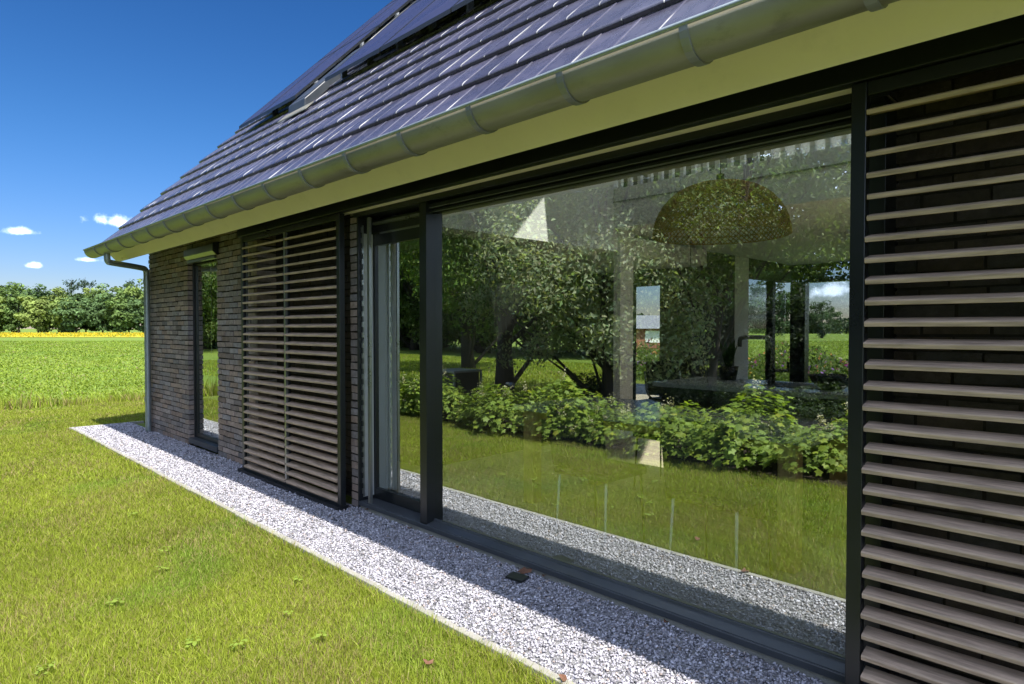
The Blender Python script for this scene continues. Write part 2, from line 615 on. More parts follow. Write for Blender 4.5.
def build_tiles():
    W = 0.222
    ca, sa = math.cos(PA), math.sin(PA)
    us = np.array([0.0, 0.06, 0.12, 0.17, W - 0.03, W - 0.010, W - 0.0048, W - 0.0022])
    hs = np.array([0.0, 0.0, 0.0, 0.0, 0.0008, 0.0028, 0.0026, -0.001])
    ss = np.array([0.0, 0.0005, 0.0005, 0.004, 0.012, 0.03, 0.08, 0.14, 0.2, 0.28, 0.43])
    zs = np.array([-0.036, -0.010, -0.010, -0.005, -0.002, 0.0, 0, 0, 0, 0, 0]) - 0.078 * ss
    V, L, TI = [], [], []
    base = 0
    nu, ns = len(us), len(ss)
    quad = []
    for a in range(ns - 1):
        if a == 1:
            continue
        for b in range(nu - 1):
            quad.append((a * nu + b, a * nu + b + 1, (a + 1) * nu + b + 1, (a + 1) * nu + b))
    quad = np.array(quad)
    rows = [2.085] + [2.407 + 0.27 * i for i in range(20)]
    for i, y in enumerate(rows):
        if y > RIDGE_Y - 0.05:
            break
        z = roof_z(y)
        off = (i % 2) * W / 2
        nt = int((ROOF_R - ROOF_L) / W) + 1
        for j in range(nt):
            x0 = ROOF_L + j * W - (off if j else 0)
            if SKY_X[0] - 0.15 < x0 < SKY_X[1] and SKY_Y[0] - 0.1 < y < SKY_Y[1]:
                continue
            if FILLV_X[0] - 0.15 < x0 < FILLV_X[1] and FILLV_Y[0] - 0.1 < y < FILLV_Y[1]:
                continue
            if FILLW_X[0] - 0.15 < x0 < FILLW_X[1] and FILLW_Y[0] - 0.1 < y < FILLW_Y[1]:
                continue
            if FILLZ_X[0] - 0.15 < x0 < FILLZ_X[1] and FILLZ_Y[0] - 0.1 < y < FILLZ_Y[1]:
                continue
            jit = random.uniform(-0.0012, 0.0012)
            tw = random.uniform(-0.003, 0.003)
            uu, s2 = np.meshgrid(us, ss * (1.22 if i == 0 else 1.0))
            hh = hs[None, :] * np.clip(0.35 + s2 / 0.06, 0, 1) + zs[:, None] + jit + tw * uu
            S = s2
            X = x0 + uu + (0.006 * np.exp(-s2 / 0.02))
            Y = y + S * ca - hh * sa
            Z = z + S * sa + hh * ca
            V.append(np.stack([X, Y, Z], -1).reshape(-1, 3))
            L.append(quad + base)
            base += nu * ns
            g = random.gauss(1, 0.13)
            tc = np.array([0.050, 0.048, 0.076]) * max(0.6, g)
            tt = np.tile(tc, (ns, nu, 1))
            tt[2:random.choice((3, 4, 5, 6, 6, 7, 7, 9)), 6:8, :] = random.uniform(0.15, 0.5)            # sun glints painted pale along the side lap
            TI.append(tt.reshape(-1, 3))
    o = mass('roof', np.concatenate(V), 4, np.concatenate(L), M['tile'], np.concatenate(TI), house)
    o.data.polygons.foreach_set('use_smooth', [True] * len(o.data.polygons))
    return o


roof = build_tiles()


def slab(x0, x1, y0, y1, off, thick):
    """a roof layer parallel to the front slope; off is measured straight down from the tile noses"""
    return [(x0, y0, roof_z(y0) - off - thick), (x1, y0, roof_z(y0) - off - thick),
            (x1, y1, roof_z(y1) - off - thick), (x0, y1, roof_z(y1) - off - thick),
            (x0, y0, roof_z(y0) - off), (x1, y0, roof_z(y0) - off), (x1, y1, roof_z(y1) - off), (x0, y1, roof_z(y1) - off)]


dk = MB()
for a, b, c, d in ((ROOF_L + 0.03, SKY_X[0], 2.30, RIDGE_Y), (SKY_X[1], FILLZ_X[0], 2.30, RIDGE_Y), (FILLZ_X[1], FILLV_X[0], 2.30, RIDGE_Y), (FILLV_X[1], ROOF_R - 0.03, 2.30, RIDGE_Y),
                   (FILLV_X[0], FILLV_X[1], 2.30, FILLV_Y[0]), (FILLV_X[0], FILLV_X[1], FILLV_Y[1], RIDGE_Y),
                   (FILLZ_X[0], FILLW_X[0], 2.30, FILLZ_Y[0]), (FILLW_X[0], FILLZ_X[1], 2.30, FILLW_Y[0]), (FILLW_X[0], FILLZ_X[1], FILLW_Y[1], FILLZ_Y[0]), (FILLZ_X[0], FILLZ_X[1], FILLZ_Y[1], RIDGE_Y),
                   (SKY_X[0], SKY_X[1], 2.30, SKY_Y[0]), (SKY_X[0], SKY_X[1], SKY_Y[1], RIDGE_Y)):
    dk.hexa(slab(a, b, c, d, 0.075, 0.16))
dk.build('roof_deck', M['plaster'], roof)
zr = roof_z(RIDGE_Y)
RZ0, RZ1 = (zr + 0.02), 2.85


def rear_slab(x0, x1, y0, y1):
    def zt(y):
        return RZ0 + (RZ1 - RZ0) * (y - RIDGE_Y - 0.001) / (13.1 - RIDGE_Y - 0.001)
    return MB().prism([(y0, zt(y0) - 0.24), (y1, zt(y1) - 0.24), (y1, zt(y1)), (y0, zt(y0))], x0, x1)


bk = MB()
for a, b, c, d in ((ROOF_L, -4.0, RIDGE_Y + 0.001, 13.1), (0.4, ROOF_R, RIDGE_Y + 0.001, 13.1), (-4.0, 0.4, RIDGE_Y + 0.001, 7.95), (-4.0, 0.4, 10.2, 13.1)):
    q = rear_slab(a, b, c, d)
    bk.add(q.v, q.f)
rro = bk.build('rear_roof', M['slate'], house)
q = rear_slab(-4.0, 0.4, 7.95, 10.2)
q.v = [(x, y, z - 0.08) for x, y, z in q.v[:]]
gq = MB()
gq.add([q.v[i] for i in (2, 3, 7, 6)], [(0, 1, 2, 3)])
gqo = gq.build('roof_or_fill_pane', M['roof_glass'], rro)  # unseen rear roof glazing added to let sun brighten the inside
sm_ = gqo.modifiers.new('thick', 'SOLIDIFY')
sm_.thickness = 0.02
MB().tube([(ROOF_L, RIDGE_Y, zr + 0.02), (ROOF_R, RIDGE_Y, zr + 0.02)], 0.11, 12).build('ridge_cap', M['slate'], roof, smooth=True)

# ---- roof window over the room
rwf = MB()
for a, b, c, d in ((SKY_X[0] - 0.05, SKY_X[0] + 0.02, SKY_Y[0], SKY_Y[1]), (SKY_X[1] - 0.02, SKY_X[1] + 0.05, SKY_Y[0], SKY_Y[1]),
                   (SKY_X[0] - 0.05, SKY_X[1] + 0.05, SKY_Y[0] - 0.06, SKY_Y[0] - 0.001),
                   (SKY_X[0] - 0.05, SKY_X[1] + 0.05, SKY_Y[1] + 0.001, SKY_Y[1] + 0.06)):
    rwf.hexa(slab(a, b, c, d, -0.06, 0.12))
skyl = rwf.build('roof_window', M['galv'], house)
MB().hexa(slab(SKY_X[0] + 0.021, SKY_X[1] - 0.021, SKY_Y[0], SKY_Y[1], -0.03, 0.02)).build('roof_or_fill_pane', M['roof_glass'], skyl)

MB().hexa(slab(FILLZ_X[0], FILLZ_X[1], FILLZ_Y[0], FILLZ_Y[1], -0.03, 0.02)).build('roof_or_fill_pane', M['roof_glass'], roof)  # panes of the added light openings, this and the next two
MB().hexa(slab(FILLV_X[0], FILLV_X[1], FILLV_Y[0], FILLV_Y[1], -0.03, 0.02)).build('roof_or_fill_pane', M['roof_glass'], roof)
MB().hexa(slab(FILLW_X[0], FILLW_X[1], FILLW_Y[0], FILLW_Y[1], -0.03, 0.02)).build('roof_or_fill_pane', M['roof_glass'], roof)

# ---- roof hatch between the two blocks of solar panels
h = MB()
ht = slab(-7.22, -6.82, 3.46, 4.35, -0.105, 0.13)
h.hexa(ht)
hatch = h.build('roof_hatch', M['anthracite'], house, bevel=0.01)
MB().hexa(slab(-7.19, -6.85, 3.52, 4.30, -0.112, 0.005)).build('hatch_lid', M['anthracite'], hatch)
fl = MB().hexa(slab(-7.30, -6.60, 3.36, 3.455, -0.02, 0.012))
fl.build('flashing', M['zinc'], hatch)

# ---- solar panels
rail = MB()


def solar(x0, x1, y0, y1):
    p = MB().hexa(slab(x0 + 0.012, x1 - 0.012, y0 + 0.012, y1 - 0.012, -0.152, 0.028)).build('solar_panel', M['pv'], house)
    f = MB()
    for a, b, c, d in ((x0, x1, y0, y0 + 0.011), (x0, x1, y1 - 0.011, y1), (x0, x0 + 0.011, y0 + 0.0115, y1 - 0.0115),
                       (x1 - 0.011, x1, y0 + 0.0115, y1 - 0.0115)):
        f.hexa(slab(a, b, c, d, -0.156, 0.042))
    f.build('panel_frame', M['black'], p)
    return p


for r in range(3):
    ya = 3.62 + r * 1.20
    yb = ya + 1.185
    for x1 in (-5.547, -4.427, -3.307):
        solar(x1 - 1.10, x1, ya, yb)
    solar(-8.44, -7.375, ya, yb)
    solar(-9.06, -8.455, ya, yb)
    for yy in (ya + 0.25, ya + 0.9):
        for a, b in ((-6.70, -3.28), (-8.5, -7.33)):
            rail.hexa(slab(a, b, yy, yy + 0.03, -0.108, 0.04))
            xx = a + 0.05
            while xx < b:
                rail.hexa(slab(xx, xx + 0.03, yy - 0.05, yy + 0.02, -0.068, 0.10))
                xx += 0.55
rail.build('panel_rail', M['galv'], house)
cb = MB()
for k in range(5):
    xs = -7.3 + 0.12 * k
    pts = []
    for q in range(9):
        y = 4.3 + q * 0.35
        pts.append((xs + 0.05 * math.sin(q * 1.3 + k), y, roof_z(y) + 0.05 + 0.02 * math.sin(q + k)))
    cb.tube(pts, 0.014, 6)
cb.build('panel_cable', M['black'], house, smooth=True)

# ---- gutter, brackets, downpipe
GR, GY, GZ = 0.102, 2.004 + 0.102, 2.495
gt = MB()
prof = []
for q in range(15):
    a = math.pi + math.pi * q / 14
    prof.append((GY + GR * math.cos(a), GZ + GR * math.sin(a)))
inner = [(GY + (GR - 0.004) * math.cos(math.pi + math.pi * q / 14), GZ + (GR - 0.004) * math.sin(math.pi + math.pi * q / 14)) for q in
         range(14, -1, -1)]
gt.prism(prof + inner, ROOF_L, ROOF_R)
gutter = gt.build('gutter', M['zinc'], house, smooth=False)
for p in gutter.data.polygons:
    p.use_smooth = len(p.vertices) == 4
MB().tube([(ROOF_L, 2.0, GZ + 0.002), (ROOF_R, 2.0, GZ + 0.002)], 0.010, 8).build('gutter_bead', M['zinc_pipe'], gutter, smooth=True)
ec = [(y, z) for y, z in prof]
MB().prism(ec, ROOF_L - 0.006, ROOF_L - 0.0005).build('end_cap', M['zinc'], gutter)
t = 0.605
while t > -5:
    t -= 0.57
t += 0.57
while t < 10.2:
    br = MB()
    o_ = [(GY + (GR + 0.008) * math.cos(math.pi + math.pi * q / 14), GZ + (GR + 0.008) * math.sin(math.pi + math.pi * q / 14)) for q in range(15)]
    i_ = [(GY + (GR + 0.0005) * math.cos(math.pi + math.pi * q / 14), GZ + (GR + 0.0005) * math.sin(math.pi + math.pi * q / 14)) for q in range(14, -1, -1)]
    br.prism(o_ + i_, -t - 0.017, -t + 0.017)
    b = br.build('gutter_bracket', M['galv'], gutter)
    t += 0.57


def smooth_path(pts, it=2):
    for _ in range(it):
        q = [pts[0]]
        for a, b in zip(pts[:-1], pts[1:]):
            a, b = Vector(a), Vector(b)
            q += [tuple(a * 0.75 + b * 0.25), tuple(a * 0.25 + b * 0.75)]
        q.append(pts[-1])
        pts = q
    return pts


dp = smooth_path([(-9.52, 2.106, 2.40), (-9.525, 2.11, 2.29), (-9.56, 2.16, 2.285), (-9.81, 2.58, 2.265), (-9.87, 2.652, 2.25),
                  (-9.87, 2.655, 2.12), (-9.87, 2.655, 1.2), (-9.87, 2.655, 0.0)], 3)
pipe = MB().tube(dp, 0.038, 14).build('downpipe', M['zinc_pipe'], house, smooth=True)
for z in (2.08, 0.45):
    MB().tube([(-9.87, 2.655, z - 0.03), (-9.87, 2.655, z + 0.03)], 0.0445, 14).build('pipe_clamp', M['zinc_pipe'], pipe)

# ---- fascia board square to the roof, track for the shutters
fb = MB().prism([(2.394, 2.357), (2.42, 2.372), (2.255, 2.545), (2.20, 2.565)], ROOF_L + 0.02, ROOF_R - 0.02)
fb.build('fascia_board', M['cream'], house)
MB().box(-9.96, -9.86, 2.36, 2.376, 2.378, 2.44).build('board_joint', M['cream'], house)
TX = -6.50
tr = MB().box(TX, XR, 2.566, 2.625, 2.345, 2.58)
track = tr.build('shutter_track', M['black'], house, bevel=0.003)
MB().box(WIN[0] - 0.25, WIN[1] + 0.03, 2.63, 2.6865, 2.347, 2.36).build('soffit_strip', M['cream'], house)
MB().box(TX, -4.52, 2.55, 2.64, -0.01, 0.028).build('floor_rail', M['black'], house)
MB().box(XL, XR, 2.43, YW, 2.60, 2.62).build('eave_soffit', M['mortar'], house)


# ---- sliding louvred shutters
def shutter(x0, x1, zb=0.03, zt=2.34, pitch=0.0772, nslat=29):
    f = MB()
    xm = (x0 + x1) / 2
    y0, y1 = 2.572, 2.622
    f.box(x0, x0 + 0.052, y0 + 0.004, y1, zb, zt)
    f.box(x1 - 0.05, x1, y0 + 0.004, y1, zb, zt)
    f.box(xm - 0.02, xm + 0.02, y0 + 0.025, y1, zb + 0.062, zt - 0.052)
    f.box(x0 + 0.053, x1 - 0.051, y0 + 0.01, y1 - 0.002, zb, zb + 0.03)
    f.box(x0 + 0.053, x1 - 0.051, y0 + 0.01, y1 - 0.002, zt - 0.05, zt)
    fr = f.build('sliding_shutter', M['black'], house, bevel=0.003)
    st = MB()
    st.box(x1 - 0.068, x1 - 0.0515, y0 + 0.026, y0 + 0.042, zb + 0.061, zt - 0.051)
    if x0 < -2:
        st.box(x0 + 0.068, x0 + 0.083, y0 + 0.026, y0 + 0.042, zb + 0.061, zt - 0.051)
    st.box(xm - 0.014, xm + 0.014, y0 + 0.004, y0 + 0.024, zb + 0.061, zt - 0.051)
    st.build('slat_holder', M['steel_grey'], fr)
    tl = R(13)
    D, Th = 0.070, 0.020
    sl = MB()
    for k in range(nslat):
        zc = zb + 0.046 + k * pitch
        for a, b in ((x0 + 0.056, xm - 0.016), (xm + 0.016, x1 - 0.056)):
            jx = random.uniform(-0.004, 0.004)
            tj = tl + R(random.uniform(-2.0, 2.0))
            pts = []
            for u, w in ((0, -0.4), (0, 0.3), (0.07, 0.5), (0.93, 0.5), (1, 0.3), (1, -0.3), (0.93, -0.5), (0.07, -0.5)):
                uu, ww = u * D, w * Th
                pts.append((y0 - 0.004 + uu * math.cos(tj) - ww * math.sin(tj), zc - 0.012 + uu * math.sin(tj) + ww * math.cos(tj)))
            pts = pts[::-1]
            sl.prism(pts, a + jx, b + jx)
    sl.build('louvre', M['louvre'], fr)
    return fr


shutter(-6.44, -4.52)['label'] = 'two-bay louvred sliding shutter over the brick wall'
shutter(-0.814, 1.15)['label'] = 'large louvred sliding shutter at the right edge'

# ---- big window
wfm = MB()
wfm.box(WIN[0], WIN[0] + 0.02, 2.705, 2.95, 0.0, 2.335)            # outer jamb
wfm.box(-3.666, -3.587, YW + 0.0, 2.86, 0.03, 2.316)              # mullion
wfm.box(-0.862, WIN[1], 2.775, 3.02, 0.03, 2.316)                  # right jamb
wfm.box(-3.586, -0.863, 2.775, 2.86, 2.24, 2.316)                 # head
wfm.box(-3.586, -0.863, 2.74, 2.774, 2.272, 2.30)
wfm.box(-3.586, -0.863, 2.752, 2.774, 2.245, 2.262)
wfm.box(-4.45, -3.667, 2.83, 2.9, 2.20, 2.3)
wfm.box(WIN[0] + 0.021, WIN[1], 2.706, 2.95, 2.3005 + 0.016, 2.3345)
wfm.box(WIN[0] - 0.02, WIN[1] + 0.03, 2.688, 2.7055, 2.312, 2.346)
window = wfm.build('picture_window', M['black'], house, bevel=0.002)
hl = MB()
hl.box(-3.586, -0.863, 2.737, 2.74, 2.271, 2.276).box(-3.586, -0.863, 2.749, 2.752, 2.244, 2.248)
hl.box(-4.40, -3.667, 2.80, 2.829, 2.255, 2.275).box(-4.36, -3.667, 2.84, 2.86, 2.185, 2.199)
hl.box(-4.350, -4.320, 2.718, 2.74, 0.0625, 2.30)
MB().box(-4.4595, -4.4540, 2.742, 2.838, 0.09, 2.19).build('jamb_lining', M['lining'], window)
hl.box(-3.70, -3.672, 2.80, 2.829, 2.276, 2.3)
hl.build('light_profile', M['steel_grey'], window)
MB().box(-3.586, -0.863, YG, YG + 0.024, 0.092, 2.239).build('window_pane', M['glass'], window)
sl = MB()
sl.prism([(2.708, 0.045), (2.775, 0.045), (2.79, 0.06), (2.79, 0.091), (2.776, 0.091), (2.772, 0.078), (2.708, 0.066)], -3.586, WIN[1] + 0.03)
sl.prism([(2.700, 0.030), (2.712, 0.030), (2.712, 0.0445), (2.707, 0.064), (2.700, 0.060)], -4.46, -0.83)
sl.box(-4.459, -3.667, 2.713, 2.90, 0.03, 0.062)
sill = sl.build('window_sill', M['anthracite'], window, bevel=0.002)
MB().box(-4.47, -0.83, 2.716, 2.85, -0.05, 0.029).build('plinth', M['concrete'], house)
# sliding door leaf
sd = MB()
sd.box(-4.458, -4.43, 2.842, 2.895, 0.063, 2.199)
sd.box(-3.74, -3.667, 2.842, 2.895, 0.063, 2.199)
sd.box(-4.429, -3.741, 2.842, 2.895, 0.063, 0.15)
sd.box(-4.429, -3.741, 2.842, 2.895, 2.10, 2.199)
sdo = sd.build('sliding_door', M['black'], house, bevel=0.002)
MB().box(-4.429, -3.741, 2.858, 2.882, 0.15, 2.10).build('door_pane', M['glass'], sdo)
MB().box(-3.72, -3.705, 2.818, 2.841, 0.95, 1.15).build('handle', M['black'], sdo)
pf = MB().box(-4.4525, -4.4325, 2.7355, 2.74, 0.1, 2.25)
for k in range(26):
    pf.box(-4.452, -4.432, 2.725, 2.7355, 0.12 + k * 0.083, 0.16 + k * 0.083)
pf.build('brush_strip', M['steel_grey'], window)

# ---- narrow door at the left
nd = MB()
nd.box(DOOR[0], DOOR[0] + 0.035, 2.772, 2.97, 0.0, 2.262)
nd.box(DOOR[0] + 0.036, DOOR[0] + 0.08, 2.785, 2.85, 0.09, 2.20)
nd.box(DOOR[1] - 0.03, DOOR[1], 2.772, 2.97, 0.0, 2.262)
nd.box(DOOR[1] - 0.08, DOOR[1] - 0.031, 2.785, 2.85, 0.09, 2.20)
nd.box(DOOR[0] + 0.036, DOOR[1] - 0.031, 2.78, 2.96, 2.201, 2.262)
nd.box(DOOR[0] + 0.081, DOOR[1] - 0.081, 2.785, 2.85, 0.091, 0.14)
ndo = nd.build('side_door', M['black'], house, bevel=0.002)
MB().box(DOOR[0] + 0.081, DOOR[1] - 0.081, 2.80, 2.824, 0.14, 2.20).build('door_pane', M['glass'], ndo)
MB().box(DOOR[0] + 0.02, DOOR[1] - 0.02, 2.70, 2.96, 0.03, 0.09).build('threshold', M['anthracite'], ndo)
cs = MB().prism([(2.655, 2.30), (2.685, 2.262), (2.706, 2.262), (2.706, 2.395), (2.655, 2.38)], DOOR[0] + 0.05, DOOR[1] + 0.05)
cst = cs.build('screen_cassette', M['steel_grey'], house, bevel=0.004)
MB().prism([(2.649, 2.295), (2.685, 2.256), (2.707, 2.256), (2.707, 2.402), (2.649, 2.388)], DOOR[1] + 0.051, DOOR[1] + 0.075).build(
    'cassette_cap', M['black'], cst)
MB().box(DOOR[0] + 0.06, DOOR[1] - 0.02, 2.69, 2.74, 2.225, 2.255).build('screen_bar', M['steel_grey'], cst)

# ------------------------------------------------------------------ furniture inside
tb = thing('dining_table', 'long dining table with pale top and oak legs behind the big glass', 'table', (-2.4, 3.97, FL))
MB().box(-1.12, 1.12, -0.48, 0.48, 0.71, 0.745).build('tabletop', M['counter'], tb, bevel=0.004)
MB().box(-0.95, 0.95, -0.36, 0.36, 0.64, 0.709).build('apron', M['oak'], tb)
for sx in (-1, 1):
    for sy in (-1, 1):
        MB().box(sx * 0.98 - 0.05, sx * 0.98 + 0.05, sy * 0.40 - 0.05, sy * 0.40 + 0.05, 0, 0.709).build('leg', M['oak'], tb, bevel=0.004)


def chair(loc, rz, label, legm):
    c = thing('dining_chair', label, 'chair', loc, 'chairs around the dining table', rz)
    MB().prism([(-0.21, 0.42), (0.21, 0.43), (0.21, 0.47), (-0.21, 0.475)], -0.21, 0.21).build('seat', M['dark_fabric'], c, bevel=0.015)
    MB().prism([(0.19, 0.48), (0.225, 0.48), (0.285, 0.86), (0.25, 0.87)], -0.21, 0.21).build('backrest', M['dark_fabric'], c, bevel=0.015)
    for sx in (-1, 1):
        for sy in (-1, 1):
            MB().tube([(sx * 0.18, sy * 0.18, 0.42), (sx * 0.192, sy * 0.205, 0)], [0.009, 0.006], 8).build('leg', legm if sy > 0 else M['cabinet'], c, smooth=True)
    return c


chair((-2.46, 3.22, FL), R(180), 'dark chair with thin white legs, nearer the black mullion, between table and glass', M['white_metal'])
chair((-1.65, 3.22, FL), R(180), 'dark chair with thin white legs, nearer the right shutter, between table and glass', M['white_metal'])
chair((-2.9, 4.72, FL), R(0), 'dark chair on the far side of the dining table, at its left end', M['chrome'])
chair((-1.9, 4.72, FL), R(0), 'dark chair on the far side of the dining table, at its right end', M['chrome'])
ac = thing('cantilever_chair', 'black cantilever armchair standing by the small garden door', 'chair', (-4.2, 7.0, FL), None, R(70))
fr = MB()
for sx in (-0.27, 0.27):
    fr.tube(smooth_path([(sx, 0.25, 0.80), (sx, 0.2, 0.45), (sx, -0.25, 0.45), (sx, -0.3, 0.02), (sx, 0.25, 0.015)], 2), 0.013, 8)
    fr.tube(smooth_path([(sx, 0.22, 0.66), (sx, -0.22, 0.66), (sx, -0.27, 0.44)], 2), 0.011, 8)
fr.build('chair_frame', M['chrome'], ac, smooth=True)
MB().box(-0.25, 0.25, -0.24, 0.2, 0.45, 0.475).build('seat', M['cabinet'], ac, bevel=0.008)
MB().prism([(0.19, 0.5), (0.215, 0.5), (0.27, 0.92), (0.245, 0.92)], -0.25, 0.25).build('backrest', M['cabinet'], ac, bevel=0.008)

cp = thing('sun_blocker', 'tall dark cupboard added against stray sun, left of the white sunlit patch', 'blocker', (-5.3, 4.6, FL))  # dark box added to catch sun slipping under the bulkhead
MB().box(-0.4, 0.4, -0.9, 0.9, 0, 2.1).build('cabinet', M['cabinet'], cp, bevel=0.004)  # body and doors of the added sun blocker, this and the next two
MB().box(0.402, 0.418, -0.89, -0.005, 0.06, 2.08).build('door', M['cabinet'], cp)
MB().box(0.402, 0.418, 0.005, 0.89, 0.06, 2.08).build('door', M['cabinet'], cp)
isl = thing('kitchen_island', 'kitchen island with pale worktop over dark cabinets behind the dining table', 'kitchen island', (-1.1, 4.75, FL))
ct = MB()
ct.box(-1.68, 1.6, -0.45, 0.32, 0.885, 0.92)
cto = ct.build('countertop', M['counter'], isl, bevel=0.004)
MB().box(-1.6, 1.5, -0.38, 0.27, 0.0, 0.884).build('cabinet', M['cabinet'], isl, bevel=0.003)
MB().box(-0.95, -0.45, -0.18, 0.18, 0.9205, 0.924).build('sink', M['cabinet'], cto)
tp = thing('kitchen_tap', 'square bent steel tap standing on the worktop of the island', 'tap', (-2.02, 4.72, FL + 0.925))
bx = MB().tube(smooth_path([(0, 0, 0.0), (0, 0, 0.33), (-0.03, 0, 0.345), (-0.24, 0, 0.345), (-0.25, 0, 0.32), (-0.25, 0, 0.27)], 2), 0.016, 10)
bx.build('spout', M['chrome'], tp, smooth=True)
MB().tube([(0, 0, 0.0), (0, 0, 0.12)], 0.026, 12).tube([(0.02, 0, 0.10), (0.12, 0, 0.105)], 0.012, 8).tube([(0.12, 0, 0.09), (0.12, 0, 0.17)], 0.01, 8).build('mixer_handle', M['chrome'], tp)
bw = MB().lathe([(0.03, 0.0), (0.07, 0.005), (0.13, 0.05), (0.15, 0.10), (0.145, 0.10), (0.12, 0.05), (0.0, 0.015)], -1.56, 4.62)
bo = bw.build('bowl', M['cabinet'], None, smooth=True)
bo.location = (0, 0, FL + 0.92)
tag(bo, 'round dark bowl on the right end of the island worktop', 'bowl')

# woven pendant lamp
pl = thing('pendant_lamp', 'wide woven rattan dome lamp hanging behind the big glass', 'lamp', (-2.02, 3.91, 2.04))
prof = []
for q in range(11):
    a = math.pi / 2 * q / 10
    prof.append((0.425 * math.cos(a) ** 0.8 + 0.004, 0.345 * math.sin(a) ** 1.05))
wv = MB()
NS = 72
for k in range(NS):
    for sgn in (1, -1):
        pts = []
        for q, (r_, z_) in enumerate(prof):
            an = 2 * math.pi * k / NS + sgn * q * 0.13
            pts.append((r_ * math.cos(an), r_ * math.sin(an), z_))
        wv.tube(pts, 0.0042, 4, cap=False)
for r_, z_ in prof[::1]:
    wv.tube([(r_ * math.cos(2 * math.pi * j / 36), r_ * math.sin(2 * math.pi * j / 36), z_) for j in range(37)], 0.004, 4, cap=False)
wv.build('lamp_shade', M['rattan'], pl, smooth=True)
MB().tube([(0, 0, 0.39), (0, 0, 2.2)], 0.004, 6).build('cord', M['black'], pl)
MB().tube([(0, 0, 0.25), (0, 0, 0.40)], 0.025, 10).build('bulb_holder', M['black'], pl)
dl = thing('dome_lamp', 'small black dome lamp hanging deep in the kitchen', 'lamp', (-4.11, 7.2, 1.62))
MB().lathe([(0.16, 0.0), (0.155, 0.05), (0.12, 0.11), (0.06, 0.15), (0.02, 0.17), (0.0, 0.17)], 0, 0).build('lamp_shade', M['black'], dl, smooth=True)
MB().tube([(0, 0, 0.16), (0, 0, 1.03)], 0.004, 6).build('cord', M['black'], dl)

# curtain
cu = MB()
pts = []
NQ = 40
for q in range(NQ + 1):
    xx = -4.64 + 0.28 * q / NQ
    pts.append((xx, 2.985 + 0.02 * math.sin(q * 0.95)))
cu.prism_z(pts + [(a, b + 0.004) for a, b in pts[::-1]], 0.12, 2.33)
cuo = cu.build('curtain', M['curtain'], None, smooth=False)
tag(cuo, 'pale folded curtain hanging behind the sliding door', 'curtain')

pp = thing('potted_plant', 'dark pointed-leaf plant standing in a pot on the island worktop', 'plant', (-2.45, 4.9, FL + 0.921))
MB().lathe([(0.0, 0.0), (0.06, 0.0), (0.08, 0.11), (0.07, 0.11), (0.0, 0.10)], 0, 0, 16).build('pot', M['cabinet'], pp, smooth=True)
lf = MB()
for k in range(9):
    a = k * 2.4
    L_ = random.uniform(0.16, 0.28)
    dx, dy = math.cos(a) * 0.4, math.sin(a) * 0.4
    o = len(lf.v)
    sx, sy = -math.sin(a) * 0.022, math.cos(a) * 0.022
    lf.add([(dx * .05 - sx * .4, dy * .05 - sy * .4, 0.1), (dx * .05 + sx * .4, dy * .05 + sy * .4, 0.1),
            (dx * L_ * .6 + sx, dy * L_ * .6 + sy, 0.1 + L_ * .6), (dx * L_, dy * L_, 0.1 + L_), (dx * L_ * .6 - sx, dy * L_ * .6 - sy, 0.1 + L_ * .6)],
           [(0, 1, 2, 4), (4, 2, 3)])
nv = len(lf.v)
lf.build('foliage', M['leaf'], pp, tint=[(0.02, 0.05, 0.015, 1)] * nv)

# ------------------------------------------------------------------ ground
LAWN_END = -14.3
KERB_Y0, KERB_Y1 = 1.93, 1.985
GX0 = -11.0
tag(MB().add([(-1500, -1500, -0.07), (1500, -1500, -0.07), (1500, 1500, -0.07), (-1500, 1500, -0.07)], [(0, 1, 2, 3)]).build('field', M['field']),
    kind='structure')
tag(MB().add([(LAWN_END, -26, -0.03), (14, -26, -0.03), (14, 16, -0.03), (LAWN_END - 0.3, 16, -0.03)], [(0, 1, 2, 3)]).build('lawn', M['lawn']), kind='structure')
gbx = MB().box(GX0, 8, KERB_Y1, 2.74, -0.08, -0.007)
tag(gbx.build('gravel_strip', M['gravel']), kind='structure')
kb = MB()
x = GX0
while x < 8:
    kb.box(x, x + 0.995, KERB_Y0 + 0.012 + random.uniform(-0.004, 0.004), KERB_Y1, -0.1, 0.002 + random.uniform(-0.004, 0.004))
    x += 1.0
kb.box(GX0 - 0.045, GX0 - 0.002, KERB_Y0, 2.9, -0.1, 0.004)
tag(kb.build('kerb', M['concrete'], bevel=0.004), kind='structure')
tag(MB().box(XL - 0.05, -5.22, 9.06, 13.4, -0.06, 0.06).build('terrace', M['terrace']), kind='structure')

